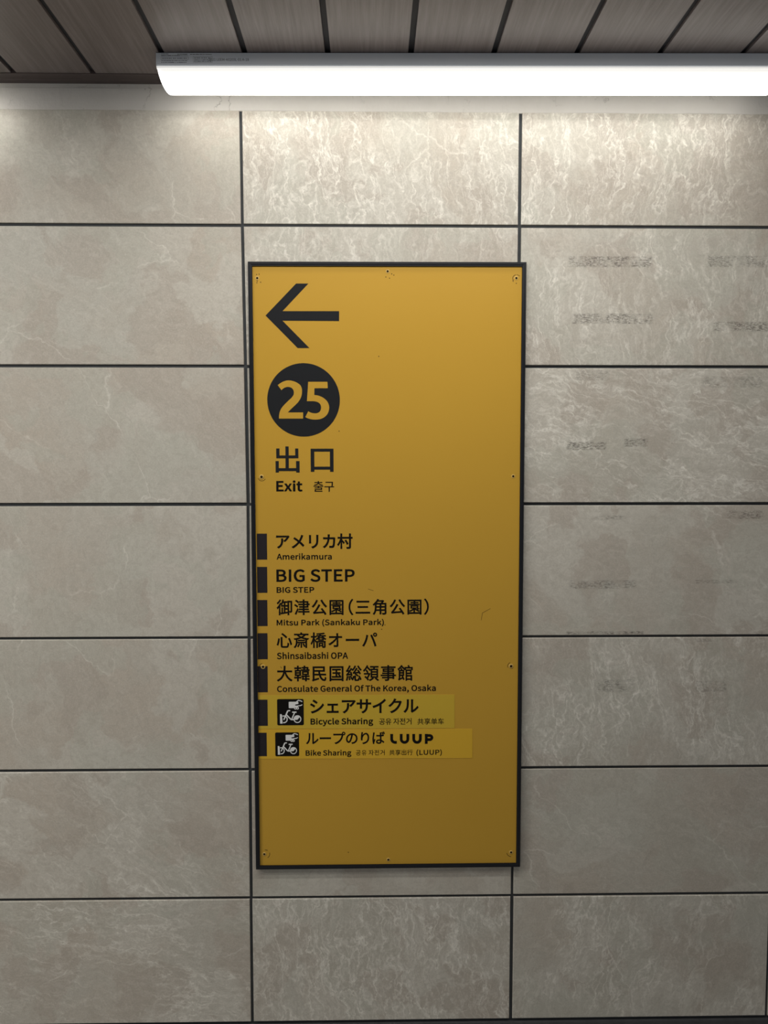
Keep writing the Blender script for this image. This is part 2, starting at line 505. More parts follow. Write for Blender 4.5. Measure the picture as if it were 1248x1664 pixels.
# glyph outlines: advance | contour | contour ..., 700 units to the em; a point is x,y or x,y,h1x,h1y,h2x,h2y
GLYPHS = {
 '(':'237|167,-137;207,-120,146,-20,118,99;118,218,118,336,146,454;207,555;167,573,103,468,64,355;64,218,64,80,103,-33',
 ')':'237|69,-137,134,-33,172,80;172,218,172,355,134,468;69,573;29,555,90,454,120,336;120,218,120,99,90,-20;29,-120',
 ',':'195|53,-133,116,-106,155,-54;155,13,155,60,134,88;101,88,75,88,53,71;53,43,53,15,74,-1;99,-1;107,-1,106,-43,81,-76;37,-95',
 '-':'243|32,172;211,172;211,221;32,221',
 '0':'389|195,-9,292,-9,354,79;354,258,354,436,292,522;195,522,97,522,35,436;35,258,35,79,97,-9|195,43,137,43,97,108;97,258,97,408,137,472;195,472,253,472,293,408;293,258,293,108,253,43',
 '1':'389|62,0;343,0;343,53;240,53;240,513;191,513,163,497,130,485;85,477;85,436;176,436;176,53;62,53',
 '2':'389|31,0;354,0;354,55;211,55;127,50,248,165,329,269;329,372,329,463,271,522;179,522,114,522,69,493;28,447;65,411,94,445,130,471;172,471,235,471,266,428;266,369,266,281,192,179;31,38',
 '3':'389|184,-9,276,-9,349,46;349,137,349,208,301,253;241,268;241,271,296,290,332,332;332,394,332,475,269,522;182,522,123,522,78,496;39,461;74,421,103,450,139,471;180,471,234,471,267,438;267,389,267,334,231,291;125,291;125,242,244,242,284,202;284,139,284,81,242,44;180,44,122,44,83,72;53,103;20,62,54,25,104,-9',
 '4':'389|238,0;298,0;298,141;367,141;367,193;298,193;298,513;228,513;14,183;14,141;238,141|238,193;81,193;197,368;239,443;242,443;238,350',
 '8':'389|196,-9,292,-9,356,49;356,123,356,194,315,232;270,258;270,262,300,286,338,332;338,386,338,465,285,521;197,521,118,521,57,468;57,391,57,337,89,298;126,272;126,270,79,244,32,196;32,127,32,48,101,-9|231,279,170,303,115,330;115,391,115,440,149,473;197,473,251,473,284,433;284,382,284,345,265,310|197,39,135,39,89,78;89,133,89,182,118,223;160,249,232,220,296,195;296,125,296,74,256,39',
 'A':'426|3,0;68,0;118,157;305,157;354,0;423,0;249,513;176,513|134,208;159,287;210,461;213,461;265,287;289,208',
 'B':'460|71,0;234,0,349,0,429,50;429,151,429,221,385,261;324,273;324,277,373,292,399,337;399,388,399,478,326,513;223,513;71,513|135,296;135,462;214,462,295,462,335,440;335,380,335,327,300,296;211,296|135,52;135,245;225,245,315,245,365,216;365,153,365,83,313,52;225,52',
 'C':'447|264,-9,331,-9,381,18;422,64;386,106,353,69,316,48;267,48,169,48,107,129;107,258,107,387,172,466;269,466,313,466,347,446;374,417;409,459,380,492,331,522;268,522,138,522,41,422;41,256,41,90,136,-9',
 'E':'412|71,0;374,0;374,55;135,55;135,242;330,242;330,298;135,298;135,459;366,459;366,513;71,513',
 'G':'482|272,-9,341,-9,398,16;431,50;431,266;262,266;262,212;371,212;371,78,351,59,315,48;279,48,169,48,107,129;107,258,107,387,174,466;278,466,329,466,363,444;389,417;424,459,394,490,347,522;276,522,140,522,41,422;41,256,41,90,137,-9',
 'H':'510|71,0;135,0;135,242;375,242;375,0;440,0;440,513;375,513;375,298;135,298;135,513;71,513',
 'I':'205|71,0;135,0;135,513;71,513',
 'K':'452|71,0;135,0;135,162;223,268;377,0;450,0;264,319;425,513;352,513;137,256;135,256;135,513;71,513',
 'L':'380|71,0;360,0;360,55;135,55;135,513;71,513',
 'M':'569|71,0;129,0;129,284,129,328,125,391;120,436;123,436;165,319;262,52;305,52;402,319;443,436;446,436,443,391,438,328;438,284;438,0;498,0;498,513;420,513;322,239;286,132;284,132;246,239;148,513;71,513',
 'O':'520|260,-9,389,-9,479,94;479,258,479,423,389,522;260,522,131,522,41,423;41,258,41,94,131,-9|260,48,167,48,107,130;107,258,107,387,167,466;260,466,352,466,412,387;412,258,412,130,352,48',
 'P':'443|71,0;135,0;135,204;220,204,333,204,409,254;409,363,409,475,332,513;217,513;71,513|135,257;135,461;209,461,299,461,345,438;345,363,345,289,302,257;211,257',
 'S':'417|213,-9,320,-9,387,55;387,137,387,213,341,248;282,274;209,305,169,322,123,341;123,391,123,437,161,466;219,466,267,466,305,447;336,418;370,459,334,496,280,522;219,522,126,522,57,466;57,387,57,312,114,275;162,255;235,223,284,201,321,184;321,131,321,81,282,48;214,48,160,48,109,73;72,111;34,67,78,20,140,-9',
 'T':'419|177,0;242,0;242,459;398,459;398,513;22,513;22,459;177,459',
 'U':'505|253,-9,357,-9,437,47;437,211;437,513;375,513;375,210,375,87,321,48;253,48,186,48,133,87;133,210;133,513;69,513;69,211,69,47,148,-9',
 'a':'394|152,-9,199,-9,242,15;278,46;280,46;286,0;338,0;338,234,338,328,300,390;207,390,145,390,92,363;57,340;82,296,112,317,152,337;196,337,258,337,275,290;275,241,113,223,41,181;41,99,41,30,88,-9|170,43,132,43,103,60;103,103,103,152,146,183;275,198;275,92,237,60,207,43',
 'b':'433|232,-9,319,-9,397,66;397,196,397,314,344,390;246,390,203,390,161,366;126,337;129,405;129,557;64,557;64,0;116,0;121,39;124,39,157,9,197,-9|221,45,196,45,162,55;129,84;129,284,165,318,198,336;230,336,303,336,331,280;331,195,331,102,284,45',
 'c':'357|214,-9,260,-9,303,9;338,39;310,82,286,61,255,44;220,44,150,44,102,102;102,190,102,277,153,336;222,336,251,336,276,323;298,303;330,345,303,369,269,390;219,390,121,390,36,317;36,190,36,64,113,-9',
 'e':'388|218,-9,270,-9,310,8;343,29;321,72,292,53,263,42;225,42,153,42,104,94;99,175;356,175;359,211,359,320,304,390;207,390,120,390,36,314;36,190,36,64,117,-9|99,221,106,296,154,339;208,339,268,339,303,298;303,221',
 'f':'228|23,328;75,328;75,0;139,0;139,328;219,328;219,380;139,380;139,440,139,489,156,515;193,515,206,515,221,512;235,505;249,555,232,562,209,567;186,567,110,567,75,518;75,441;75,380;23,377',
 'g':'395|193,-175,310,-175,385,-114;385,-43,385,20,340,47;253,47;178,47,127,47,111,64;111,88,111,109,122,122;136,134,153,125,174,120;192,120,270,120,331,172;331,253,331,286,319,314;300,331;378,331;378,380;246,380,232,386,214,390;192,390,116,390,50,338;50,254,50,209,74,172;99,152;99,149,79,135,57,110;57,78,57,48,72,28;92,16;92,13,56,-9,36,-41;36,-74,36,-139,100,-175|192,164,148,164,111,199;111,254,111,310,148,343;192,343,237,343,273,310;273,254,273,199,236,164|202,-131,132,-131,92,-105;92,-64,92,-43,103,-20;130,0,147,-4,165,-6;179,-6;245,-6,296,-6,322,-18;322,-54,322,-93,275,-131',
 'h':'425|64,0;129,0;129,276,167,314,193,334;232,334,283,334,305,304;305,232;305,0;368,0;368,241,368,338,332,390;252,390,200,390,161,361;126,326;129,405;129,557;64,557',
 'i':'193|64,0;129,0;129,380;64,380|97,459,122,459,139,475;139,501,139,526,122,543;97,543,71,543,55,526;55,501,55,475,71,459',
 'k':'387|64,0;127,0;127,100;199,183;310,0;380,0;236,227;363,380;291,380;130,180;127,180;127,557;64,557',
 'l':'199|132,-9,149,-9,160,-6;169,-4;160,46;146,44,137,44,129,52;129,71;129,557;64,557;64,76,64,22,84,-9',
 'm':'648|64,0;129,0;129,276,163,315,195,334;224,334,272,334,295,304;295,232;295,0;359,0;359,276,394,315,425,334;454,334,503,334,525,304;525,232;525,0;589,0;589,241,589,338,552,390;474,390,427,390,388,360;348,317,333,362,302,390;243,390,197,390,158,361;125,325;123,325;117,380;64,380',
 'n':'427|64,0;129,0;129,276,167,314,193,334;232,334,283,334,305,304;305,232;305,0;368,0;368,241,368,338,332,390;252,390,200,390,160,361;125,325;123,325;117,380;64,380',
 'o':'424|212,-9,305,-9,388,64;388,190,388,317,305,390;212,390,119,390,36,317;36,190,36,64,119,-9|212,44,146,44,102,102;102,190,102,277,146,336;212,336,278,336,323,277;323,190,323,102,278,44',
 'r':'272|64,0;129,0;129,244,154,309,193,333;224,333,240,333,249,331;261,326;273,382,261,388,249,390;232,390,190,390,151,359;125,311;123,311;117,380;64,380',
 's':'328|164,-9,254,-9,302,42;302,104,302,176,242,198;186,219,144,235,104,249;104,285,104,315,127,340;175,340,209,340,235,326;261,307;292,347,263,370,221,390;174,390,91,390,43,342;43,282,43,217,101,192;154,172,196,157,241,139;241,100,241,67,216,41;166,41,120,41,87,59;53,86;22,43,58,13,110,-9',
 't':'264|183,-9,207,-9,232,-2;254,5;242,53,229,48,212,43;198,43,154,43,139,69;139,116;139,328;243,328;243,380;139,380;139,487;86,487;79,380;19,377;19,328;76,328;76,118,76,41,103,-9',
 'u':'425|176,-9,228,-9,265,18;301,60;303,60;308,0;361,0;361,380;298,380;298,111,261,66,234,46;195,46,144,46,123,76;123,147;123,380;59,380;59,139,59,42,95,-9',
 'x':'349|11,0;78,0;129,89;167,157;171,157;212,89;268,0;338,0;213,192;328,380;262,380;215,297;181,233;178,233;141,297;90,380;20,380;136,198',
 'y':'365|71,-164,146,-164,186,-106;213,-32;356,380;293,380;225,169;194,62;190,62;153,169;76,380;9,380;162,-1;153,-29,137,-76,111,-111;68,-111,57,-111,46,-108;39,-105;26,-156,38,-161,53,-164',
 'の':'700|333,450,326,385,312,319;294,261,258,142,221,95;188,95,157,95,116,134;116,223,116,318,199,433|391,451,511,440,578,353;578,247,578,126,490,59;401,39;340,30;373,-22,539,0,636,98;636,245,636,387,532,503;368,503,197,503,62,370;62,218,62,102,124,31;186,31,251,31,306,105;349,249,369,314,382,385',
 'ば':'700|162,527;100,533;96,482,88,425,64,291;64,188,64,93,76,17;90,-34;139,-30;137,-6;140,26,148,60,174,132;190,181;162,203;122,100,117,134,115,164;115,198,115,276,136,415;150,480|568,555;534,544,547,517,563,475;574,445;609,457,599,485,581,529|638,576;604,565,618,539,634,498;645,467;681,480,670,508,651,550|457,122;457,98,457,51,440,22;381,22,331,22,296,41;296,76,296,111,333,133;384,133,410,133,434,130|508,532;445,532;447,489;447,402;381,401,340,401,303,403;263,406;263,354;380,349;447,351;454,170,434,174,412,176;389,176,298,176,246,130;246,71,246,8,297,-30;391,-30,485,-30,512,27;512,84;512,98,548,78,583,50;618,17;648,64,611,97,567,132;510,154,507,213,502,283;501,354,543,356,584,361;623,367;623,421,585,414,544,408;501,405;503,489',
 'り':'700|237,553;176,555;170,494,162,438,148,335;148,268,148,223,153,183;156,157;210,161,206,196,206,220;209,247,217,339,298,466;386,466,459,466,497,387;497,276,497,100,378,38;226,15;259,-35,433,-4,555,82;555,277,555,424,488,517;395,517,306,517,233,429;204,358,209,407,223,501',
 'ア':'700|652,473;618,506;569,502;167,502,141,502,111,505;87,508;87,445;167,449;566,449,543,405,477,329;412,292;459,255,539,310,603,402;633,448|373,381;310,381;312,331,312,214,297,113;188,48,169,34,145,22;125,16;177,-26,356,63,373,191',
 'イ':'700|60,253;88,198,186,228,282,270;355,312;355,53;351,-22;419,-22,417,-8,415,27;415,53;415,349,487,396,551,450;604,505;557,548,509,490,439,430;366,384,289,335,181,286',
 'ェ':'700|109,54;109,-5;159,-3;546,-3;593,-5;593,54;546,50;377,50;377,308;513,308;563,306;563,362;513,359;191,359;143,362;143,306;191,308;320,308;320,50;159,50',
 'オ':'700|60,99;101,53,226,120,349,233;407,316;409,62,409,43,403,34;383,34,357,34,318,36;284,42;289,-15;401,-20,443,-20,465,0;465,36;460,368;571,368;629,367;629,426;569,422;459,422;458,489;462,548;397,548;403,489;405,422;151,422;86,426;86,366;152,368;382,368,327,284,202,168',
 'カ':'700|599,405;560,425;515,422;348,422;352,494;356,551;290,551;295,493;292,422;169,422;89,426;89,366,113,369,142,369;169,369;287,369,268,225,218,137;148,74,127,54,99,34;76,22;127,-19,244,62,317,168;342,369;539,369,539,294,529,122;503,69,495,51,482,46;462,46,433,46,396,48;358,53;365,-5;478,-10,516,-10,539,3;553,33,584,100,592,304;595,371',
 'ク':'700|376,544;311,565,307,547,295,522;289,510,259,447,190,345;69,273;118,237,194,288,253,350;295,409;532,409,518,345,475,255;420,190,356,116,269,53;141,15;191,-31,323,18,406,82;470,160,532,235,576,330;595,401;611,438;564,466,553,461,537,459;518,459;328,459;345,489',
 'サ':'700|47,405;47,344;117,346;193,346;193,233;190,169;251,169;249,233;249,346;448,346;448,317,448,121,384,61;257,12;304,-32,464,39,504,135;504,321;504,346;581,346;646,345;646,403,636,402,612,400;581,400;504,400;504,487,504,515,507,538;508,545;445,545,446,538,448,515;448,487;448,400;249,400;249,489,249,514,251,534;252,541;190,541;193,489;193,400;117,400,88,400,53,403',
 'シ':'700|211,538;179,491,221,467,296,417;330,391;363,439,333,461,252,515|106,37;138,-20,203,-6,300,26;370,67,482,133,579,223;639,318;606,375,549,277,456,186;340,119,270,78,183,50|105,380;74,333,116,311,193,262;227,237;259,286,228,308,146,358',
 'パ':'700|548,488,548,514,569,535;595,535,620,535,641,514;641,488,641,463,620,442;595,442,569,442,548,463|516,488,516,445,551,410;595,410,637,410,673,445;673,488,673,532,637,567;595,567,551,567,516,532|153,211,128,152,89,78;45,20;104,-5,144,51,181,123;207,188,237,259,263,362;271,406;284,457;221,471,212,389,183,283|497,237,527,162,559,68;576,-4;639,17,620,80,582,187;555,256,525,331,480,427;452,478;396,459,426,407,469,309',
 'プ':'700|564,503,564,529,585,550;610,550,636,550,657,529;657,503,657,478,636,457;610,457,585,457,564,478|532,503;535,480;513,480;161,480,138,480,111,482;91,485;91,422;161,424;519,424,510,357,477,260;427,196,369,121,290,62;154,28;202,-25,331,15,414,80;478,162,533,235,567,347;582,421;583,429;610,424,653,424,689,459;689,503,689,546,653,582;610,582,567,582,532,546',
 'メ':'700|197,428;160,384,228,342,306,284;358,242,289,158,202,80;80,22;128,-21,250,42,337,125;403,204,463,153,516,103;568,43;612,92,562,146,502,200;439,252,486,320,521,397;544,459,550,473,560,497;567,510;503,532;489,480,468,421,439,354;394,289,338,332,257,389',
 'リ':'700|543,532;478,532;481,471;481,360,481,228,474,170;423,113,380,64,320,36;256,20;301,-29,352,-11,422,19;468,74,518,134,541,189;541,357;541,471|218,526;155,526;158,475;158,242;154,188;218,188;216,242;216,475',
 'ル':'700|367,15;404,-16,409,-12,416,-6;428,0,509,40,606,112;667,194;634,242,580,162,494,99;429,69;429,473;432,525;368,525,368,520,371,500;371,473;371,54|46,18;99,-17,158,32,203,100;223,175,242,245,245,395;245,473;249,523;184,523,187,508,189,493;189,472,189,394,188,254;168,190,147,123,105,60',
 'ー':'700|71,303;71,235;169,238;553,238;628,235;628,303,613,302,588,300;553,300;169,300',
 '三':'700|86,520;86,467;616,467;616,520|131,291;131,239;561,239;561,291|46,48;46,-5;654,-5;654,48',
 '事':'700|94,92;94,50;321,50;321,3,321,-10,317,-13;304,-14;207,-14,214,-26,223,-46;226,-58,285,-58,321,-57;343,-50,365,-42,375,-29;375,3;375,50;543,50;543,20;596,20;596,144;669,144;669,186;596,186;596,274;375,274;375,324;585,324;585,447;375,447;375,489;655,489;655,532;375,532;375,588;321,588;321,532;47,532;47,489;321,489;321,447;120,447;120,324;321,324;321,274;100,274;100,235;321,235;321,186;34,186;34,144;321,144;321,92|171,410;321,410;321,361;171,361|375,410;532,410;532,361;375,361|375,235;543,235;543,186;375,186|375,144;543,144;543,92;375,92',
 '享':'700|186,397;516,397;516,334;186,334|133,436;133,295;571,295;571,436|548,253;534,252;104,252;104,209;464,209,420,193,368,177;322,167;321,125;38,125;38,79;321,79;321,-1,321,-11,318,-13;305,-14,293,-15,245,-15;197,-13,204,-27,212,-43;216,-57,279,-57,319,-58;343,-51,368,-44,377,-32;377,-2;377,79;664,79;664,125;377,125;377,143,454,162,536,191;595,225;560,255|303,583;327,527;45,527;45,482;655,482;655,527;386,527,378,548,367,574;355,593',
 '公':'700|227,568,186,463,115,362;36,300,50,291,74,272;84,262,162,331,236,438;283,553|466,574;415,553,468,447,557,329;631,262,641,276,661,296;675,307,602,365,513,477|113,-10,139,0,177,3;547,27;594,-51;646,-23,611,41,539,139;477,214;428,192;514,76;186,57,256,139,325,244;383,350;326,375,270,258,184,136;156,104,130,71,111,50;92,46,100,30,110,2',
 '共':'700|411,105,478,56,563,-14;605,-56;655,-24,609,19,522,85;457,132|230,131,191,78,112,18;43,-20;85,-57,155,-16,235,49;285,110|62,440;62,389;196,389;196,223;34,223;34,172;669,172;669,223;504,223;504,389;644,389;644,440;504,440;504,582;450,582;450,440;250,440;250,582;196,582;196,440|250,223;250,389;450,389;450,223',
 '出':'700|73,239;73,-15;570,-15;570,-55;627,-55;627,239;570,239;570,38;377,38;377,283;599,283;599,525;542,525;542,334;377,334;377,588;320,588;320,334;160,334;160,525;105,525;105,283;320,283;320,38;131,38;131,239',
 '单':'700|155,306;321,306;321,230;155,230|375,306;550,306;550,230;375,230|155,422;321,422;321,348;155,348|375,422;550,422;550,348;375,348|496,585,480,550,452,501;426,467;256,467;285,481,271,511,238,554;209,585;165,564,190,535,218,495;233,467;104,467;104,186;321,186;321,119;38,119;38,70;321,70;321,-55;375,-55;375,70;665,70;665,119;375,119;375,186;603,186;603,467;485,467,508,496,532,533;553,567',
 '国':'700|415,224,440,200,470,167;484,144;520,166,506,188,475,221;449,243|160,137;160,92;544,92;544,137;371,137;371,256;513,256;513,301;371,301;371,401;529,401;529,448;169,448;169,401;321,401;321,301;189,301;189,256;321,256;321,137|60,557;60,-56;113,-56;113,-21;585,-21;585,-56;640,-56;640,557|113,28;113,508;585,508;585,28',
 '園':'700|232,282;468,282;468,226;232,226|324,495;324,457;183,457;183,423;324,423;324,380;142,380;142,346;556,346;556,380;372,380;372,423;519,423;519,457;372,457;372,495|187,314;187,195;318,195,268,152,195,118;126,95;156,60,209,81,267,109;315,144;315,41;362,41;362,146,425,119,496,83;534,56;564,87,543,101,513,117;482,132,506,148,532,166;553,185;519,206;515,202;515,314|375,195;506,195;447,149;365,184|57,557;57,-56;107,-56;107,-27;591,-27;591,-56;643,-56;643,557|107,21;107,510;591,510;591,21',
 '大':'700|323,588,322,532,323,461;312,387;43,387;43,333;303,333,275,200,205,64;30,-11,45,-22,62,-41;70,-55,241,24,317,158;351,293,405,134,496,10;632,-55,641,-39,658,-18;671,-6,535,51,443,179;394,333;660,333;660,387;368,387,378,461,379,531;380,588',
 '御':'700|139,588,113,542,64,485;20,449,28,440,41,420;48,409,98,451,152,514;187,571|482,534;482,-56;529,-56;529,487;612,487;612,106,612,99,609,97;603,97;552,97,558,83,565,62;567,48,604,48,625,49;640,57,655,67,660,82;660,105;660,534|153,448,119,374,64,300;12,249;42,204,62,224,83,248;103,275;103,-55;151,-55;151,345;186,405;227,380,242,403,257,432;270,465;321,465;321,356;201,356;201,307;321,307;321,50;262,41;262,254;219,254;219,35;180,30;192,-18;470,27;468,71;368,56;368,176;454,176;454,222;368,222;368,307;459,307;459,356;368,356;368,465;454,465;454,513;287,513;306,580;258,589,245,522,221,457;190,412;200,432',
 '心':'700|207,393;207,46,207,-24,229,-43;305,-43;446,-43,525,-43,541,-4;549,129,534,133,512,143;499,153,494,32,487,6;444,6;309,6,269,6,261,13;261,46;261,393|95,340,84,257,61,147;31,76;84,53,113,129,134,247;145,331|533,340,572,257,611,146;625,74;676,95,662,167,623,275;582,359|239,529,306,482,389,413;428,369;466,409,425,453,341,519;275,564',
 '斎':'700|211,280;211,242;495,242;495,280|538,289;538,-55;589,-55;589,289|242,125,226,81,202,36;177,3;214,-22,239,13,267,66;284,113|122,290;122,202,122,128,113,41;32,-26,45,-34,64,-49;73,-60,160,16,171,115;171,201;171,290|412,112,436,73,461,21;471,-13;513,4,502,36,476,88;451,126|467,490,435,459,394,433;346,412,298,433,256,459;223,490|310,581;328,536;47,536;47,490;161,490,194,450,237,417;288,389,211,364,123,347;32,337,43,326,57,303;63,291,161,306,260,328;345,362,430,326,531,304;639,293,646,307,658,328;669,340,573,347,482,363;405,389,457,416,501,450;536,490;652,490;652,536;387,536,381,554,372,576;361,593|195,192;195,153;326,153;326,-43;371,-43;371,153;511,153;511,192',
 '村':'700|353,296,390,242,428,170;442,125;489,149,475,195,436,264;396,316|548,588;548,439;338,439;338,389;548,389;548,16,548,3,543,-1;530,-1;424,-1,433,-16,441,-41;444,-56,504,-56,545,-54;568,-46,591,-37,601,-21;601,16;601,389;676,389;676,439;601,439;601,588|161,588;161,438;36,438;36,388;153,388,127,291,73,182;20,123,29,110,43,88;49,74,90,123,131,203;161,286;161,-55;211,-55;211,263,239,230,272,186;287,162;321,207,305,226,235,303;211,324;211,388;317,388;317,438;211,438;211,588',
 '橋':'700|394,351;527,351;527,290;394,290|501,429,509,414,520,400;531,386;393,386;422,429|592,578,520,561,384,551;275,548,281,538,286,521;287,511;409,516;391,471;263,471;263,429;366,429,338,387,297,347;241,317,252,310,267,294;274,282,303,299,327,317;349,338;349,256;574,256;574,339,597,317,623,298;648,284,655,296,669,314;681,323,632,344,583,384;550,429;664,429;664,471;443,471;460,520,522,525,580,533;623,543|271,223;271,-56;320,-56;320,181;604,181;604,-1,604,-8,601,-10;592,-11;521,-11,528,-24,535,-42;538,-55,582,-55,611,-56;629,-48,648,-39,653,-26;653,-1;653,223|372,143;372,-19;411,-19;411,13;552,13;552,143|411,109;511,109;511,47;411,47|130,588;130,436;36,436;36,387;125,387,106,292,64,181;22,123,30,111,43,90;48,77,79,122,108,194;130,269;130,-55;178,-55;178,274,198,239,222,195;231,173;260,211,248,230,196,310;178,333;178,387;256,387;256,436;178,436;178,588',
 '民':'700|75,-60,92,-48,120,-41;332,22,329,34,326,57;326,71;135,18;135,192;347,192,388,51,469,-48;564,-48,615,-48,637,-21;645,82,631,86,611,97;599,107,595,33,588,4;566,4,504,3,440,79;403,192;632,192;632,242;389,242,382,275,376,311;374,349;581,349;581,552;81,552;81,40,81,11,62,-5;50,-12,58,-23,71,-46|335,242;135,242;135,349;321,349,323,312,328,276|135,503;527,503;527,398;135,398',
 '津':'700|67,541,105,513,158,473;183,449;216,490,190,513,137,551;99,576|25,356,64,330,116,292;141,269;172,310,146,333,93,368;56,393|46,-7;92,-41,126,25,166,111;196,183;155,216,122,137,78,47|228,202;228,159;394,159;394,97;194,97;194,53;394,53;394,-55;447,-55;447,53;663,53;663,97;447,97;447,159;630,159;630,202;447,202;447,258;615,258;615,364;670,364;670,410;615,410;615,514;447,514;447,588;394,588;394,514;243,514;243,471;394,471;394,410;201,410;201,364;394,364;394,301;239,301;239,258;394,258;394,202|447,471;565,471;565,410;447,410|447,301;447,364;565,364;565,301',
 '総':'700|557,132,589,85,620,22;630,-18;671,4,660,43,627,105;596,152|391,580,366,512,321,447;268,405,280,398,300,384;309,375,359,422,408,493;438,569|552,581;511,565,543,499,597,420;644,378,651,390,667,406;678,415,633,450,581,520|397,222,438,199,488,161;513,134;546,166,521,192,471,228;429,250|382,160;382,8,382,-39,395,-52;447,-52;527,-52,569,-52,582,-32;587,46,574,48,555,55;545,63,543,-1,539,-11;522,-11;454,-11,434,-11,431,-8;431,9;431,160|321,142,312,90,293,29;269,-8;311,-27,337,15,355,81;364,135|131,132,139,84,146,22;147,-20;188,-13,186,29,179,91;171,139|59,138,52,80,41,15;25,-28;66,-43,81,1,94,69;102,130|199,146,213,106,228,55;234,22;273,35,267,68,251,118;236,156|331,246,346,254,371,258;577,278;603,228;644,251,625,292,581,359;543,408;505,389;553,317;391,303,430,349,470,408;502,466;455,487,422,417,370,347;354,328,339,310,326,296;314,293|46,168,60,175,81,181;233,202;241,160;283,173,277,210,260,274;242,322;202,312;223,244;111,230,167,293,221,375;268,456;223,481,208,450,190,419;172,390;97,383,135,436,174,504;204,569;158,589,129,513,78,432;64,411,50,389,37,375;25,373;41,326,51,331,67,335;142,344,116,305,93,275;82,262,60,237,44,219;29,216',
 '行':'700|305,546;305,496;649,496;649,546|187,589,151,538,83,475;25,436;55,394,118,438,190,507;237,568|274,353;274,303;510,303;510,12,510,1,505,-3;492,-4;382,-2,389,-18,397,-39;399,-54,468,-54,508,-55;532,-46,555,-37,563,-21;563,11;563,303;669,303;669,353|215,438,167,359,90,277;18,225;55,181,81,202,108,228;134,255;134,-58;186,-58;186,312,216,347,242,384;265,420',
 '角':'700|186,378;340,378;340,290;186,290|186,426;184,426,205,449,225,473;242,497;440,497,424,473,403,447;383,426|560,378;560,290;394,290;394,378|236,590,201,520,134,434;39,370,52,363,69,345;78,332;133,376;133,251,133,164,124,54;46,-24,57,-31,78,-51;86,-62,133,-15,159,45;172,106;340,106;340,-41;394,-41;394,106;560,106;560,13,560,1,555,-1;543,-2,532,-3,489,-4;445,-1,452,-16,461,-39;464,-54,522,-54,560,-53;583,-44,606,-36,613,-20;613,12;613,426;445,426,471,455,498,489;515,520;480,545;471,542;272,542;294,579|186,244;340,244;340,153;181,153,185,184,186,216|560,244;560,153;394,153;394,244',
 '车':'700|118,225,125,231,151,235;193,235;355,235;355,129;43,129;43,77;355,77;355,-56;410,-56;410,77;660,77;660,129;410,129;410,235;601,235;601,285;410,285;410,392;355,392;355,285;175,285,204,329,235,380;263,436;647,436;647,487;289,487;328,576;268,592,256,557,242,520;226,487;54,487;54,436;202,436,179,388,157,350;147,335,127,304,113,283;98,279',
 '韓':'700|415,320;585,320;585,249;415,249|102,273;250,273;250,218;102,218|102,366;250,366;250,313;102,313|570,433;468,433;477,490;570,490|438,588;432,532;351,532;351,490;428,490;420,433;325,433;325,390;665,390;665,433;617,433;617,532;482,532;487,584|337,172;337,130;496,130;496,54;412,54;420,116;374,118;361,12;496,12;496,-55;546,-55;546,12;665,12;665,54;546,54;546,130;665,130;665,172;546,172;546,213;635,213;635,358;365,358;365,213;496,213;496,172|29,117;29,69;150,69;150,-55;201,-55;201,69;319,69;319,117;201,117;201,176;298,176;298,409;201,409;201,468;312,468;312,515;201,515;201,590;150,590;150,515;36,515;36,468;150,468;150,409;55,409;55,176;150,176;150,117',
 '領':'700|391,296;595,296;595,227;391,227|391,188;595,188;595,118;391,118|391,402;595,402;595,335;391,335|415,65,386,34,323,-3;268,-23,278,-32,294,-48;302,-58,358,-37,422,1;461,38|520,34,562,8,616,-32;641,-58;682,-28,654,-1,600,36;558,62|127,376,152,347,177,303;189,271;226,303,214,333,188,374;163,401|343,443;343,78;644,78;644,443;499,443;519,510;665,510;665,555;316,555;316,510;462,510;449,443|54,261;54,215;251,215,231,169,201,117;174,81,153,102,130,119;108,133;76,100,127,66,186,7;213,-39;247,-4,237,13,223,30;208,48,245,98,287,175;312,243;279,263;272,261|178,594,143,511,78,427;20,379,29,368,41,349;47,336,92,376,139,434;176,499,223,454,275,399;300,363;326,405,300,440,246,494;197,538;213,571',
 '館':'700|365,401;365,-55;408,-55;408,-24;583,-24;583,-52;626,-52;626,165;408,165;408,224;599,224;599,401|408,22;408,120;583,120;583,22|408,357;557,357;557,268;408,268|450,573,461,553,473,528;480,508;321,508;321,394;361,394;361,464;610,464;610,394;651,394;651,508;507,508;525,518,518,539,503,570;487,592|240,251;240,191;116,191;116,251|240,291;116,291;116,345;240,345|197,119;219,74;116,31;116,151;284,151;284,385;209,385,202,407,193,437;182,460;144,447;165,385;72,385;72,52,72,24,53,8;41,3,49,-10,58,-35;62,-47,74,-36,92,-26;235,39;261,-26;299,-5,286,31,257,91;232,136|169,592,135,530,76,474;19,438,26,426,38,400;41,389,87,422,135,468;172,520,215,485,264,442;289,412;317,450,291,480,240,524;197,557;208,576',
 '거':'644|350,325;350,277;498,277;498,-55;555,-55;555,579;498,579;498,325|62,511;62,464;293,464,282,316,205,195;35,111;67,66,277,171,352,330;352,511',
 '공':'644|319,179,184,179,99,136;99,62,99,-10,184,-53;319,-53,454,-53,539,-10;539,62,539,136,454,179|319,134,418,134,482,107;482,62,482,19,418,-8;319,-8,220,-8,156,19;156,62,156,107,220,134|103,547;103,500;477,500;477,494,477,444,477,397;460,332;517,326,534,391,534,443;534,494;534,547|270,406;270,284;36,284;36,237;606,237;606,284;328,284;328,406',
 '구':'644|35,266;35,218;291,218;291,-55;349,-55;349,218;607,218;607,266;515,266,532,357,532,423;532,482;532,538;106,538;106,491;475,491;475,482,475,424,475,356;455,266',
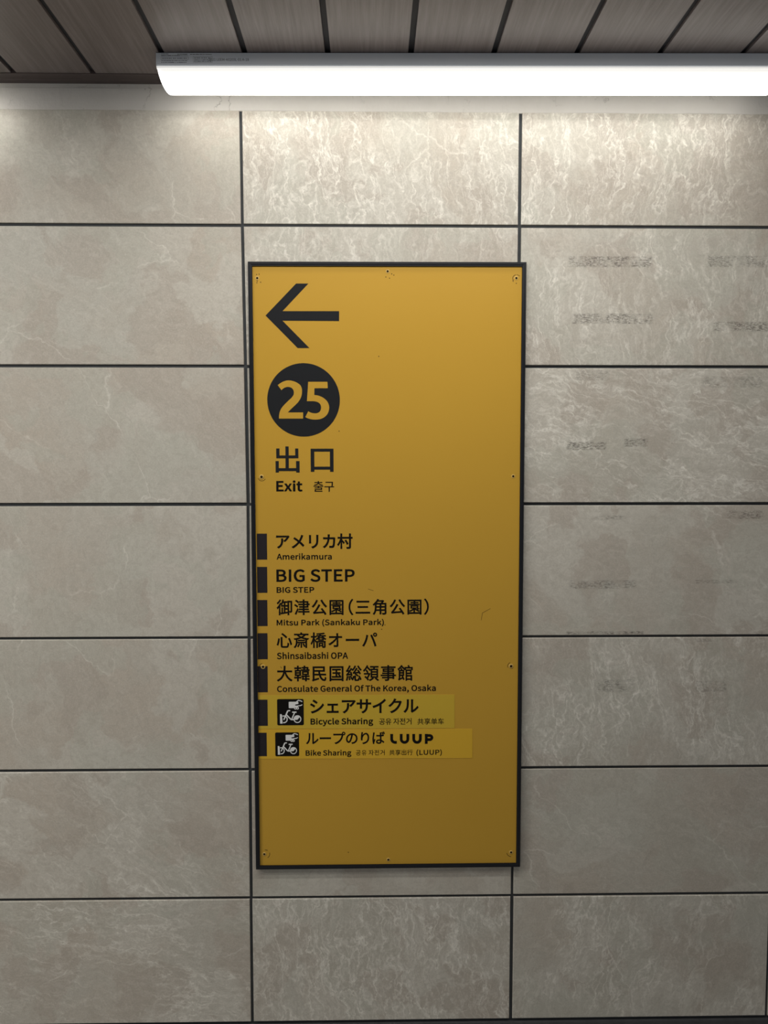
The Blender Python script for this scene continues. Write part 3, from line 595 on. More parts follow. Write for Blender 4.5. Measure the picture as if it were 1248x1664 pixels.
 '유':'644|320,554,188,554,99,500;99,415,99,331,188,278;320,278,452,278,542,331;542,415,542,500,452,554|320,507,417,507,482,471;482,415,482,360,417,325;320,325,223,325,158,360;158,415,158,471,223,507|34,218;34,171;182,171;182,-55;242,-55;242,171;400,171;400,-55;459,-55;459,171;609,171;609,218',
 '자':'644|47,514;47,466;191,466;191,386,191,278,116,158;25,113;59,67,130,104,192,185;221,277,249,192,308,118;378,83;411,129,320,173,249,285;249,386;249,466;389,466;389,514|464,579;464,-55;522,-55;522,275;625,275;625,324;522,324;522,579',
 '전':'644|498,578;498,404;370,404;370,356;498,356;498,114;556,114;556,578|152,155;152,-41;574,-41;574,7;209,7;209,155|55,527;55,480;196,480;196,449,196,359,131,275;37,242;67,195,142,223,200,281;226,353,254,288,308,235;379,209;408,256,317,288,255,368;255,449;255,480;394,480;394,527',
 '출':'644|106,-3;106,-48;553,-48;553,-3;162,-3;162,57;534,57;534,195;349,195;349,254;606,254;606,298;36,298;36,254;292,254;292,195;104,195;104,152;477,152;477,98;106,98|94,524;94,479;288,479,277,417,183,377;66,370;83,326,189,335,282,368;321,427,360,368,453,335;559,326;576,370,459,377,364,417;354,479;549,479;549,524;349,524;349,583;292,583;292,524',
 '（':'700|487,266,487,130,542,18;626,-67;668,-46,588,38,538,141;538,266,538,391,588,494;668,578;626,599,542,514,487,403',
 '）':'700|214,266,214,403,158,514;74,599;32,578,113,494,162,391;162,266,162,141,113,38;32,-46;74,-67,158,18,214,130',
}


def glyph(ch):
    adv, *cs = GLYPHS[ch].split('|')
    out = []
    for c in cs:
        pts = [tuple(int(v) for v in p.split(',')) for p in c.split(';')]
        seg = []
        for i, p in enumerate(pts):
            q = pts[(i + 1) % len(pts)]
            seg.append(('L', q[0], q[1]) if len(p) == 2 else ('C', p[2], p[3], p[4], p[5], q[0], q[1]))
        out.append(seg)
    return int(adv), out


def ink(cs):
    xs = [v for c in cs for s in c for v in s[1::2]]
    ys = [v for c in cs for s in c for v in s[2::2]]
    return min(xs), max(xs), min(ys), max(ys)


def lettering(text, box, parent, yf, weight, mat, narrow=0.97, thick=0.00018, name='lettering'):
    """one line of text filling box = (x0, z0, x1, z1) in mm"""
    x0, z0, x1, z1 = [v / 1000 for v in box]
    items, pen, ylo, yhi = [], 0.0, 1e9, -1e9
    for ch in text:
        if ch == ' ':
            pen += 150
            continue
        adv, cs = glyph(ch)
        if ch == '（':
            shift, adv = -adv / 2, adv / 2
        elif ch == '）':
            shift, adv = 0, adv / 2
        else:
            shift = 0
        a, b, lo, hi = ink(cs)
        ylo, yhi = min(ylo, lo), max(yhi, hi)
        items.append([pen + shift, cs, a, b])
        pen += adv
    w = weight * 700
    s = (z1 - z0) / (yhi - ylo + 2 * w)
    sx = s * narrow
    L0, R0 = items[0][0] + items[0][2] - w, items[-1][0] + items[-1][3] + w
    gaps = max(1, len(items) - 1)
    track = ((x1 - x0) / sx - (R0 - L0)) / gaps
    if max(ord(c) for c in text) < 128:      # Latin lines: open letterforms, little tracking
        track = 14.0
        sx = max(s * 0.84, min(s * 1.22, (x1 - x0) / (R0 - L0 + track * gaps)))
        track = ((x1 - x0) / sx - (R0 - L0)) / gaps
    if len(items) < 3:
        sx = (x1 - x0) / (R0 - L0)
        track = 0.0
    contours = []
    for i, (px, cs, a, b) in enumerate(items):
        ox = px + track * i - L0
        for c in cs:
            contours.append([(sg[0],) + tuple((x0 + (v + ox) * sx) if k % 2 == 0 else (z0 + (v - ylo + w) * s) for k, v in enumerate(sg[1:])) for sg in c])
    return curve_part(name, contours, mat, parent, yf, thick, weight=weight * 700 * s, res=4)


# ------------------------------------------------------------------ the setting
random.seed(25)
ROWS = [ZW - v for v in (0.0615, 0.3012, 0.6037, 0.9065, 1.2060, 1.5094, 1.8110, 2.1122)]   # joint heights, top to bottom
COLS = [-2.400, -1.800, -1.200, -0.600, 0.000, 0.5995, 1.2005, 1.800, 2.400, 3.000]
WANDER = {(4, 0): -.0027, (4, 1): -.0021, (4, 2): .0012, (4, 3): .0033, (4, 4): .0019, (4, 5): -.0001, (4, 6): -.0011, (4, 7): -.0013}
# tile looks: (bedding angle in half turns, thread density)
LOOK = {(4, 0): (0.03, 0.95), (5, 0): (0.96, 0.90), (3, 0): (0.10, 0.50), (4, 1): (0.02, 0.72), (5, 1): (0.03, 0.78), (3, 1): (0.35, 0.42),
        (5, 2): (0.40, 0.80), (3, 2): (0.20, 0.30), (5, 3): (0.42, 0.52), (3, 3): (0.05, 0.25), (5, 4): (0.03, 0.82), (3, 4): (0.1, 0.3),
        (3, 5): (0.30, 0.65), (5, 5): (0.34, 0.45), (3, 6): (0.46, 0.80), (4, 6): (0.03, 0.90), (5, 6): (0.93, 0.75), (4, 5): (0.40, 0.35)}
bm = bmesh.new()
lay = bm.loops.layers.float_color.new('tile_variation')
hg, ch = 0.0034, 0.0010
for j in range(7):
    for i in range(len(COLS) - 1):
        x0t, x0b = COLS[i] + WANDER.get((i, j), 0), COLS[i] + WANDER.get((i, j + 1), 0)
        x1t, x1b = COLS[i + 1] + WANDER.get((i + 1, j), 0), COLS[i + 1] + WANDER.get((i + 1, j + 1), 0)
        zt = ROWS[j] - (hg if j else 0.0) + random.uniform(-.0006, .0006)
        zb = ROWS[j + 1] + hg + random.uniform(-.0006, .0006)
        jx = random.uniform(-.0005, .0005)
        yo = random.uniform(-.0004, .0004)
        outer = [(x0b + hg + jx, zb), (x1b - hg + jx, zb), (x1t - hg + jx, zt), (x0t + hg + jx, zt)]
        inner = [(outer[0][0] + ch, zb + ch), (outer[1][0] - ch, zb + ch), (outer[2][0] - ch, zt - ch), (outer[3][0] + ch, zt - ch)]
        f = [bm.verts.new((x, yo, z)) for x, z in inner]
        e = [bm.verts.new((x, yo + ch * .8, z)) for x, z in outer]
        b = [bm.verts.new((x, 0.010, z)) for x, z in outer]
        faces = [bm.faces.new(f)]
        for q in range(4):
            n = (q + 1) % 4
            faces.append(bm.faces.new((f[q], f[n], e[n], e[q])))
            faces.append(bm.faces.new((e[q], e[n], b[n], b[q])))
        ang, den = LOOK.get((i, j), (random.uniform(0, 1), random.uniform(.3, .6)))
        var = (random.random(), random.random(), ang, den)
        for fc in faces:
            for lp in fc.loops:
                lp[lay] = var
        for fc in faces:
            fc.material_index = 0
v = [bm.verts.new(c) for c in ((-2.4, .0045, ROWS[7]), (3.0, .0045, ROWS[7]), (3.0, .0045, ROWS[0]), (-2.4, .0045, ROWS[0]))]
fc = bm.faces.new(v)
fc.material_index = 1
_, fs = box_bm(bm, -2.4, 3.0, .0050, .10, 0.0, 2.33)
for fc in fs:
    fc.material_index = 1
structure(from_bm('wall_back', bm, [M_STONE, M_GROUT]))

# plaster band between the tiles and the ceiling
bm = bmesh.new()
prof = [(.012, ROWS[0] - .0005), (.0012, ROWS[0] - .0005), (.0002, ROWS[0] + .0012), (.0004, 2.2835), (.0032, 2.2850), (.0032, 2.3180), (.012, 2.3180)]
NX = 120
prev = None
for i in range(NX + 1):
    x = -2.4 + 5.4 * i / NX
    wob = random.uniform(-.0012, .0009)
    cur = [bm.verts.new((x, y, z + (wob if q in (1, 2) else 0))) for q, (y, z) in enumerate(prof)]
    if prev:
        for q in range(len(prof) - 1):
            bm.faces.new((prev[q], cur[q], cur[q + 1], prev[q + 1]))
    prev = cur
structure(from_bm('trim_1', bm, M_PLASTER))

# ceiling: boards running away from the wall, dark gaps between
ZC = 2.2967
bm = bmesh.new()
lay = bm.loops.layers.float_color.new('tile_variation')
PITCH, GAP = 0.1645, 0.0115
x = 0.1912 - PITCH * 16
while x < 3.0:
    _, fs = box_bm(bm, x + GAP / 2, x + PITCH - GAP / 2, -3.0, -.0365, ZC, ZC + .012)
    var = (random.random(), random.random(), random.random(), 1)
    for fc in fs:
        for lp in fc.loops:
            lp[lay] = var
    x += PITCH
_, fs = box_bm(bm, -2.4, 3.0, -3.0, -.0365, ZC + .0065, ZC + .060)
for fc in fs:
    fc.material_index = 1
structure(from_bm('ceiling', bm, [M_WOOD, M_GAP]))

# brown edge trim where the boards meet the wall
bm = bmesh.new()
prof = [(-.0372, ZC + .020), (-.0372, ZC - .0012), (-.0345, ZC - .0022), (-.0150, ZC - .0022), (-.0130, ZC - .0034), (.0030, ZC - .0034), (.0030, ZC + .020)]
a = [bm.verts.new((-2.4, y, z)) for y, z in prof]
b = [bm.verts.new((3.0, y, z)) for y, z in prof]
bm.faces.new(a)
bm.faces.new(b[::-1])
for q in range(len(prof)):
    n = (q + 1) % len(prof)
    bm.faces.new((a[q], b[q], b[n], a[n]))
structure(from_bm('trim_2', bm, M_WOODTRIM))

# dark stone base and floor
bm = bmesh.new()
_, fs = box_bm(bm, -2.4, 3.0, -.0060, .010, 0.0, ROWS[7] - .0035)
bmesh.ops.bevel(bm, geom=[e for e in bm.edges], offset=.0012, segments=2, affect='EDGES')
structure(from_bm('baseboard_back', bm, M_BASE))
bm = bmesh.new()
box_bm(bm, -2.4, 3.0, -3.0, .10, -.05, 0.0)
structure(from_bm('floor', bm, M_FLOOR))

# ------------------------------------------------------------------ the tube light
lamp = bpy.data.objects.new('tube_light', None)
COL.objects.link(lamp)
lamp['label'] = 'long white LED tube light glowing on the brown board ceiling'
lamp['category'] = 'light'
lamp.location = (0.4765, -.1005, ZC)
lamp.rotation_euler = (0, 0, -0.0142)
HL = 0.625
bm = bmesh.new()
_, fs = box_bm(bm, -HL, HL, -.0350, .0350, -.0258, -.0006)
es = [e for e in bm.edges if abs(e.verts[0].co.x - e.verts[1].co.x) > .1 or abs(e.verts[0].co.z - e.verts[1].co.z) > .01]
bmesh.ops.bevel(bm, geom=es, offset=.0014, segments=3, affect='EDGES')
housing = from_bm('housing', bm, M_HOUSING, lamp)
# pale lip of the light bar
bm = bmesh.new()
prof = [(-.0343, -.0262), (-.0347, -.0272), (-.0347, -.0286), (-.0338, -.0304), (.0338, -.0304), (.0347, -.0286), (.0347, -.0272), (.0343, -.0262)]
a = [bm.verts.new((-HL + .0012, y, z)) for y, z in prof]
b = [bm.verts.new((HL - .0012, y, z)) for y, z in prof]
bm.faces.new(a)
bm.faces.new(b[::-1])
for q in range(len(prof)):
    n = (q + 1) % len(prof)
    bm.faces.new((a[q], b[q], b[n], a[n]))
from_bm('light_bar', bm, M_RIM, lamp)
# diffuser: half-round trough with rounded ends
bm = bmesh.new()
ST = []
for i in range(13):
    t = i / 12
    ST.append((-HL + .0022 + .0165 * t, t))
stations = [(x, math.sqrt(max(0.0, 1 - (1 - t) ** 2.2)) if t > 0 else 0.02) for x, t in ST]
stations += [(-x, f) for x, f in reversed(stations)]
NP = 26
rings = []
for x, f in stations:
    rg = []
    for q in range(NP + 1):
        an = math.pi * q / NP
        cy, cz = math.cos(an), math.sin(an)
        sgn = 1 if cy >= 0 else -1
        y = .0338 * sgn * abs(cy) ** .80
        z = -.0306 - .0315 * f * abs(cz) ** .80
        rg.append(bm.verts.new((x, y, z)))
    rings.append(rg)
for a, b in zip(rings, rings[1:]):
    for q in range(NP):
        bm.faces.new((a[q], b[q], b[q + 1], a[q + 1]))
bm.faces.new(rings[0])
bm.faces.new(rings[-1][::-1])
from_bm('diffuser', bm, M_LAMP, lamp, smooth=True)['label'] = 'glowing white rounded diffuser'
# printed writing on the front face of the housing
YH = -.0350
lettering('2021 LEEM-40203L-01 A-18', (-520.5, -16.6, -441.0, -11.6), housing, YH - .00012, .004, M_PRINT, thick=.0001)
lettering('TOSHIBA', (-614.0, -4.6, -599.5, -2.6), housing, YH - .00012, .03, M_PRINT, thick=.0001)
bm = bmesh.new()


def pr(x0, x1, z0, z1):
    prism(bm, [(x0, z0), (x1, z0), (x1, z1), (x0, z1)], YH - .0001, YH + .0001)


def frame_lines(x0, x1, z0, z1, w=.0003):
    pr(x0, x1, z1 - w, z1)
    pr(x0, x1, z0, z0 + w)
    pr(x0, x0 + w, z0, z1)
    pr(x1 - w, x1, z0, z1)


frame_lines(-.6145, -.5600, -.0142, -.0093)
frame_lines(-.5510, -.5130, -.0195, -.0078)
for z, x0, x1, st in ((-.0066, -.614, -.562, .0030), (-.0118, -.612, -.562, .0042), (-.0163, -.614, -.562, .0026), (-.0195, -.614, -.563, .0034),
                      (-.0040, -.582, -.562, .0024), (-.0042, -.557, -.514, .0028), (-.0110, -.549, -.515, .0046), (-.0146, -.549, -.515, .0027), (-.0175, -.549, -.515, .0031)):
    x = x0
    while x < x1:
        wd = st * random.uniform(.45, .95)
        pr(x, min(x1, x + wd), z - .0006, z + .0006)
        x += st
from_bm('rating_print', bm, M_PRINT, housing)

# the next light of the row, beyond the left edge of the view
def copy_thing(o, parent=None):
    c = o.copy()
    COL.objects.link(c)
    if parent:
        c.parent = parent
    for kid in list(o.children):
        copy_thing(kid, c)
    return c


nxt = copy_thing(lamp)
nxt.location = (-1.120, -.0780, ZC)
nxt['label'] = 'matching white tube light further along the row, past the left edge of the view'
lamp['group'] = nxt['group'] = 'tube lights in a row along the wall'

# ------------------------------------------------------------------ the exit sign
sign = bpy.data.objects.new('exit_sign', None)
COL.objects.link(sign)
sign['label'] = 'tall ochre yellow exit 25 direction sign in a thin black frame on the tiled wall'
sign['category'] = 'sign'
sign.location = (0.3129, 0.0, ZW - 1.0596)
sign.rotation_euler = (0, -0.0014, 0)
HW, HH = 0.30210, 0.6800
prof = [(0, .0018), (0, -.0074), (.0016, -.0097), (.0058, -.0097), (.0072, -.0090), (.0094, -.0090), (.0094, -.0030)]
bm = bmesh.new()
loops = []
for d, y in prof:
    loops.append([bm.verts.new((sx * (HW - d), y, sz * (HH - d))) for sx, sz in ((-1, -1), (1, -1), (1, 1), (-1, 1))])
for a, b in zip(loops, loops[1:]):
    for q in range(4):
        n = (q + 1) % 4
        bm.faces.new((a[q], a[n], b[n], b[q]))
from_bm('frame', bm, M_FRAME, sign)['label'] = 'thin black frame'
YF = -.0058
bm = bmesh.new()
_, fs = box_bm(bm, -HW + .0086, HW - .0086, YF, -.0025, -HH + .0086, HH - .0086)
panel = from_bm('panel', bm, M_YELLOW, sign)

P = lambda pts: [(x / 1000, z / 1000) for x, z in pts]
# arrow
bm = bmesh.new()
prism(bm, P([(-265.38, 565.13), (-198.39, 633.71), (-171.69, 633.75), (-228.37, 574.67), (-105.49, 574.82), (-105.61, 553.39), (-228.59, 554.07), (-170.44, 495.26), (-196.21, 495.25)]), YF - .0002, YF + .0001)
from_bm('arrow', bm, M_VINYL, sign)
# number disc
(dx, dz), drx, drz = ((-184.36, 382.86), 79.45, 79.96)
bm = bmesh.new()
prism(bm, [((dx + drx * math.cos(t * math.pi / 48)) / 1000, (dz + drz * math.sin(t * math.pi / 48)) / 1000) for t in range(96)], YF - .0002, YF + .0001)
disc = from_bm('number_disc', bm, M_VINYL, sign)
for cont in ([('L', -240.49, 415.18), ('C', -232.73, 421.43, -225.69, 425.32, -216.6, 425.46), ('C', -206.11, 425.18, -196.35, 420.73, -190.81, 414.47), ('C', -187.63, 409.6, -187.26, 404.03, -187.72, 399.86), ('C', -187.81, 389.41, -193.21, 381.05, -201.0, 373.38), ('C', -208.08, 366.41, -215.15, 360.83, -218.99, 355.81), ('L', -185.72, 355.78), ('L', -185.84, 342.36), ('L', -238.63, 342.41), ('C', -238.8, 352.47, -236.47, 360.57, -231.92, 366.43), ('C', -224.81, 375.49, -216.62, 381.76, -210.67, 387.75), ('C', -206.7, 392.21, -204.99, 395.69, -205.5, 400.56), ('C', -206.28, 406.83, -210.44, 411.14, -218.14, 411.28), ('C', -223.74, 411.28, -227.96, 408.92, -232.63, 404.33)],
             [('L', -173.93, 422.39), ('L', -131.9, 422.38), ('L', -131.29, 408.46), ('L', -160.45, 408.48), ('L', -160.85, 393.72), ('C', -143.32, 392.87, -128.66, 381.7, -128.34, 366.35), ('C', -128.87, 350.97, -139.48, 340.35, -157.76, 340.09), ('C', -167.6, 340.1, -174.61, 341.93, -180.9, 345.71), ('L', -174.47, 358.28), ('C', -170.28, 355.21, -163.27, 353.52, -157.65, 353.8), ('C', -150.63, 354.07, -146.09, 359.38, -146.18, 367.06), ('C', -146.53, 376.14, -153.24, 380.05, -164.46, 380.33), ('L', -177.09, 380.34)]):
    curve_part('numeral', [[(s[0],) + tuple(v / 1000 for v in s[1:]) for s in cont]], M_YELLOW, disc, YF - .0003, .0002, res=10)
# the two large characters for exit
for rects in ([(-225.34, 230.18, -218.05, 281.55), (-245.5, 255.58, -238.22, 277.09), (-203.95, 255.51, -196.98, 277.02), (-244.79, 255.44, -197.12, 261.83), (-247.26, 224.16, -240.07, 249.52), (-202.13, 224.06, -194.42, 249.43), (-247.22, 227.26, -194.56, 233.92)],
              [(-169.94, 225.54, -161.91, 276.54), (-127.57, 225.45, -119.63, 276.47), (-169.58, 269.94, -119.63, 276.47), (-169.9, 230.34, -119.87, 237.02)]):
    bm = bmesh.new()
    for q, (x0, z0, x1, z1) in enumerate(rects):
        prism(bm, P([(x0, z0), (x1, z0), (x1, z1), (x0, z1)]), YF - .0002 - q * .000008, YF + .0001)
    from_bm('lettering', bm, M_VINYL, sign)
# square markers at the left edge
for x0, z0, x1, z1 in [(-290.52, 31.14, -268.19, 89.17), (-290.79, -43.34, -268.54, 14.9), (-291.34, -118.25, -269.02, -59.39), (-291.89, -193.46, -269.51, -134.4), (-292.44, -268.69, -270.26, -209.29)]:
    bm = bmesh.new()
    prism(bm, P([(x0, z0), (x1, z0), (x1, z1), (x0, z1)]), YF - .0002, YF + .0001)
    from_bm('marker_square', bm, M_MARK, sign)
# two newer film strips
stickers = []
for q, pts in enumerate([[(-290.7, -275.53), (149.76, -276.84), (150.1, -354.29), (-291.68, -352.94)], [(-291.01, -354.36), (190.56, -356.02), (190.97, -423.95), (-291.87, -421.99)]]):
    bm = bmesh.new()
    prism(bm, P(pts), YF - .0004, YF + .0001)
    s = from_bm('film_strip', bm, (M_STICK_GREEN, M_STICK)[q], sign)
    s['label'] = ('brighter yellow strip for shared bicycles', 'brighter yellow strip ending in bold capitals')[q]
    stickers.append(s)
YS = YF - .0004
for s, (x0, z0, x1, z1) in zip(stickers, [(-292.59, -345.65, -271.18, -285.6), (-292.83, -415.64, -274.13, -361.51)]):
    bm = bmesh.new()
    prism(bm, P([(x0, z0), (x1, z0), (x1, z1), (x0, z1)]), YS - .0002, YS + .0001)
    from_bm('marker_square', bm, M_MARK, s)
# pictograms
def to_px(box):
    x0, z0, x1, z1 = [v / 1000 for v in box]
    return lambda u, v: (x0 + (u - 185) / 770 * (x1 - x0), z1 - (v - 140) / 760 * (z1 - z0))


for s, bx in zip(stickers, [(-249.88, -344.83, -190.14, -284.62), (-255.0, -416.1, -201.2, -361.22)]):
    f = to_px(bx)
    sc = (bx[2] - bx[0]) / 1000 / 770
    bm = bmesh.new()
    r = 42
    outline = []
    for cx, cy, a0 in ((185 + r, 140 + r, 180), (955 - r, 140 + r, 90), (955 - r, 900 - r, 0), (185 + r, 900 - r, -90)):
        for k in range(7):
            an = math.radians(a0 - 15 * k)
            outline.append(f(cx + r * math.cos(an), cy - r * math.sin(an)))
    prism(bm, outline, YS - .0002, YS + .0001)
    from_bm('pictogram_square', bm, M_INK, s)
    bm = bmesh.new()
    n = [0]

    def yy():
        n[0] += 1
        return YS - .0003 - n[0] * .000008, YS - .0001

    def poly(pts):
        prism(bm, [f(*p) for p in pts], *yy())

    def stroke(pts, w):
        ribbon(bm, [f(*p) for p in pts], w * sc, *yy())

    def arc_pts(cx, cy, r, a0, a1, k=20):
        return [(cx + r * math.cos(math.radians(a0 + (a1 - a0) * i / k)), cy - r * math.sin(math.radians(a0 + (a1 - a0) * i / k))) for i in range(k + 1)]

    poly([(535, 218), (742, 218), (772, 190), (800, 235), (802, 282), (715, 298), (700, 314), (716, 330), (800, 332), (790, 372), (700, 384), (690, 402), (535, 402), (522, 390), (522, 230)])
    stroke([(742, 226), (768, 200), (798, 180), (850, 188), (890, 203), (914, 222)], 26)
    stroke([(780, 338), (840, 334), (882, 324), (914, 302)], 26)
    stroke(arc_pts(715, 405, 27, 180, -180, 24), 22)
    stroke(arc_pts(778, 405, 27, 180, -180, 24), 22)
    poly([(266, 574), (312, 576), (324, 600), (340, 850), (266, 850)])
    stroke([(562, 474), (512, 474), (490, 486), (374, 742)], 34)
    stroke(arc_pts(375, 725, 98, 112, -102, 26), 30)
    stroke([(440, 578), (580, 728), (600, 734), (686, 734)], 36)
    stroke([(606, 722), (686, 540)], 32)
    stroke([(620, 520), (745, 520)], 36)
    stroke(arc_pts(770, 722, 99, 90, -270, 40), 27)
    poly([(672, 742)] + arc_pts(770, 722, 92, 190, 46, 16) + [(838, 662), (768, 742)])
    from_bm('pictogram', bm, M_WHITE, s)['label'] = 'white bicycle and hand holding a card'
# bold wordmark on the lower strip
bm = bmesh.new()
for q, pts in enumerate([[(7.81, -366.57), (7.8, -378.06), (7.9, -379.31), (8.18, -380.52), (8.64, -381.67), (9.28, -382.74), (10.07, -383.7), (11.0, -384.51), (12.03, -385.17), (13.16, -385.66), (14.34, -385.96), (15.56, -386.06), (19.44, -386.1)], [(29.36, -366.74), (29.36, -378.5), (29.5, -380.0), (29.93, -381.44), (30.62, -382.77), (31.55, -383.94), (32.69, -384.91), (33.99, -385.63), (35.39, -386.07), (36.86, -386.23), (38.32, -386.1), (39.73, -385.67), (41.02, -384.97), (42.16, -384.03), (43.09, -382.87), (43.79, -381.55), (44.21, -380.12), (44.36, -378.62), (44.35, -366.85)], [(57.68, -366.95), (57.69, -378.72), (57.83, -380.22), (58.26, -381.66), (58.96, -383.0), (59.89, -384.17), (61.03, -385.13), (62.33, -385.85), (63.73, -386.3), (65.2, -386.45), (66.66, -386.32), (68.07, -385.89), (69.37, -385.19), (70.5, -384.25), (71.44, -383.09), (72.13, -381.77), (72.55, -380.34), (72.7, -378.84), (72.68, -367.07)], [(83.74, -370.71), (94.06, -370.79), (95.09, -370.92), (96.07, -371.27), (96.94, -371.84), (97.68, -372.6), (98.23, -373.5), (98.58, -374.5), (98.69, -375.55), (98.58, -376.6), (98.24, -377.6), (97.69, -378.49), (96.96, -379.23), (96.08, -379.79), (95.11, -380.13), (94.08, -380.24), (83.76, -380.16)], [(86.01, -367.17), (86.05, -389.91)]]):
    ribbon(bm, P(pts), 6.29 / 1000, YS - .0002 - q * .000008, YS + .0001)
from_bm('lettering', bm, M_INK, stickers[1])
# all lines of text, boxes in mm on the panel
for text, bx, where, wt in [
 ('Exit', (-246.39, 182.04, -188.51, 206.89), 'sign', 0.026),
 ('출구', (-164.23, 181.43, -118.62, 205.22), 'sign', 0.004),
 ('アメリカ村', (-247.9, 54.34, -78.41, 88.92), 'sign', 0.018),
 ('Amerikamura', (-247.33, 30.63, -124.77, 45.08), 'sign', 0.018),
 ('BIG STEP', (-248.35, -19.26, -74.1, 9.31), 'sign', 0.016),
 ('BIG STEP', (-248.16, -43.68, -164.42, -30.4), 'sign', 0.022),
 ('御津公園（三角公園）', (-248.46, -94.54, 91.25, -57.86), 'sign', 0.012),
 ('Mitsu Park (Sankaku Park)', (-248.86, -120.31, -9.18, -102.91), 'sign', 0.018),
 ('心斎橋オーパ', (-249.29, -168.71, -24.42, -132.82), 'sign', 0.012),
 ('Shinsaibashi OPA', (-249.0, -193.72, -89.92, -177.76), 'sign', 0.018),
 ('大韓民国総領事館', (-249.58, -244.72, 55.41, -208.18), 'sign', 0.012),
 ('Consulate General Of The Korea, Osaka', (-249.71, -271.67, 107.48, -253.34), 'sign', 0.018),
 ('シェアサイクル', (-175.63, -318.58, 68.66, -284.78), 0, 0.018),
 ('Bicycle Sharing', (-175.11, -347.97, -33.76, -328.69), 0, 0.022),
 ('공유 자전거', (-20.42, -345.18, 52.56, -330.14), 0, 0.002),
 ('共享单车', (66.2, -345.35, 125.79, -330.72), 0, 0.0),
 ('ループのりば', (-185.67, -389.52, -7.57, -360.52), 1, 0.012),
 ('Bike Sharing', (-186.68, -419.28, -83.38, -402.04), 1, 0.018),
 ('공유 자전거', (-73.21, -415.63, -8.18, -403.08), 1, 0.0),
 ('共享出行', (2.55, -415.76, 55.26, -402.92), 1, 0.0),
 ('(LUUP)', (63.77, -418.28, 121.56, -402.72), 1, 0.012),
]:
    if where == 'sign':
        lettering(text, bx, sign, YF - .0002, wt + (.010 if max(map(ord, text)) < 128 else .006), M_INK)
    else:
        lettering(text, bx, stickers[where], YS - .0002, wt + (.010 if max(map(ord, text)) < 128 else .006), M_INK)
# screws
for q, (x, z) in enumerate([(-282.32, 644.94), (0.37, 659.88), (280.48, 645.96), (-278.38, 214.62), (277.87, 214.75), (-280.24, -210.55), (277.08, -212.61), (-282.8, -644.49), (-0.18, -660.49), (281.12, -645.93)]):
    x, z = x / 1000, z / 1000
    big = q in (3, 5, 6)
    bm = bmesh.new()
    R = .0052 if big else .0044
    hgt = .0012 if big else .0007
    prof = [(R, 0), (R * .94, hgt * .7), (R * .75, hgt), (R * .55, hgt), (R * .48, hgt * .3), (0.0, hgt * .1)]
    prev = None
    for rr, hh in prof:
        if rr == 0:
            c = bm.verts.new((x, YF - hh, z))
            for k in range(20):
                bm.faces.new((prev[k], prev[(k + 1) % 20], c)).material_index = 1
            break
        cur = [bm.verts.new((px, YF - hh, pz)) for px, pz in ring_pts(x, z, rr, 20)]
        if prev:
            for k in range(20):
                fc = bm.faces.new((prev[k], prev[(k + 1) % 20], cur[(k + 1) % 20], cur[k]))
                fc.material_index = 1 if rr < R * .5 else 0
        prev = cur
    from_bm('screw', bm, [M_SCREW, M_HOLE], sign)
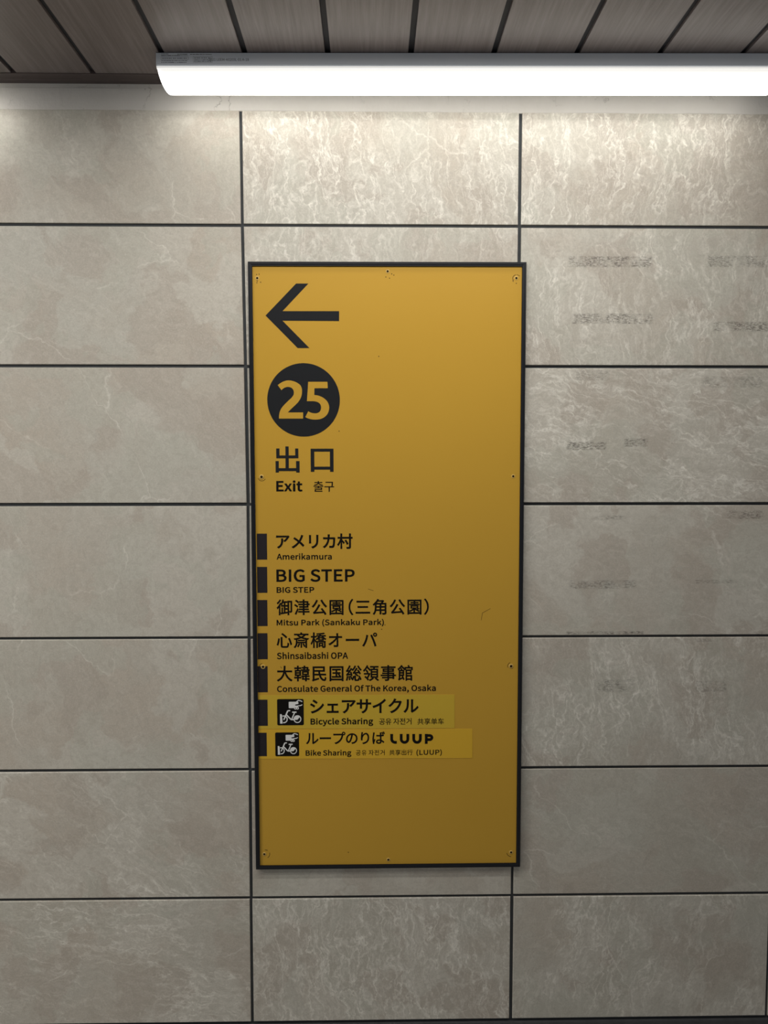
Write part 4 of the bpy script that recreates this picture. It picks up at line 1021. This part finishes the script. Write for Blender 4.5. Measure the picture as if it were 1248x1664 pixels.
# chipped paint and scratches on the panel
for w, pts in [(1.1, [(279.57, 653.06), (277.93, 652.61), (276.41, 651.85), (275.07, 650.81), (273.97, 649.54), (273.14, 648.07), (272.62, 646.48), (272.43, 644.81), (272.58, 643.14)]), (0.8, [(287.81, 650.15), (287.15, 650.83), (286.42, 651.44), (285.63, 651.97), (284.78, 652.4), (283.9, 652.75), (282.98, 653.0), (282.04, 653.15), (281.09, 653.2)]), (1.0, [(272.68, 640.73), (272.87, 640.37), (273.07, 640.02), (273.28, 639.68), (273.51, 639.34), (273.76, 639.02), (274.02, 638.71), (274.29, 638.4), (274.58, 638.11)]), (1.2, [(-281.54, -634.81), (-280.71, -634.7), (-279.88, -634.67), (-279.05, -634.72), (-278.23, -634.84), (-277.43, -635.03), (-276.64, -635.3), (-275.87, -635.64), (-275.14, -636.04)]), (1.0, [(-271.02, -641.25), (-270.61, -642.91), (-270.49, -644.62), (-270.65, -646.33), (-271.1, -647.99), (-271.82, -649.54), (-272.79, -650.93), (-273.98, -652.14), (-275.35, -653.11)]), (1.0, [(271.39, -647.6), (271.85, -649.32), (272.6, -650.94), (273.6, -652.41), (274.83, -653.68), (276.25, -654.71), (277.82, -655.48), (279.49, -655.96), (281.22, -656.13)]), (1.0, [(274.84, -204.66), (273.38, -205.36), (272.08, -206.35), (271.0, -207.58), (270.18, -209.0), (269.65, -210.56), (269.44, -212.19), (269.54, -213.85), (269.96, -215.46)]), (0.9, [(-282.15, -202.95), (-283.74, -203.41), (-285.19, -204.21), (-286.45, -205.31), (-287.44, -206.65), (-288.12, -208.19), (-288.46, -209.83), (-288.45, -211.51), (-288.08, -213.14)]), (1.0, [(-286.01, 211.63), (-284.86, 209.43), (-283.15, 207.64), (-281.0, 206.42), (-278.58, 205.85), (-276.1, 205.98), (-273.74, 206.8), (-271.7, 208.24), (-270.14, 210.2)]), (1.6, [(-284.48, 653.31), (-282.63, 652.14)]), (1.6, [(-279.15, 653.98), (-277.3, 652.8)]), (1.6, [(-283.32, 639.57), (-281.48, 638.39)]), (1.6, [(-284.04, 635.63), (-282.19, 634.46)]), (1.6, [(-276.04, 636.96), (-274.19, 635.78)]), (1.6, [(-4.6, 648.59), (-2.73, 647.41)]), (1.6, [(8.11, 655.18), (9.98, 654.0)]), (1.6, [(3.42, 645.98), (5.29, 644.8)]), (1.6, [(12.79, 652.56), (14.66, 651.38)]), (1.6, [(279.64, 635.55), (281.54, 634.37)]), (1.6, [(272.86, 642.52), (274.75, 641.34)]), (1.6, [(-7.94, -116.5), (-6.02, -117.76)]), (1.6, [(-15.27, -126.23), (-13.34, -127.49)]), (1.6, [(-108.0, 315.52), (-106.11, 314.3)]), (1.6, [(-20.36, 478.11), (-18.48, 476.91)]), (1.6, [(-92.46, -641.52), (-90.5, -642.85)]), (0.7, [(209.0, -107.74), (211.65, -91.0), (229.54, -81.33)]), (0.7, [(-44.6, -35.56), (-32.25, -39.77)]), (0.8, [(-241.7, -210.09), (-238.3, -214.32)])]:
    bm = bmesh.new()
    ribbon(bm, P(pts), w * .00126, YF - .00006, YF + .0001)
    from_bm('scuff_mark', bm, M_WEAR, panel)
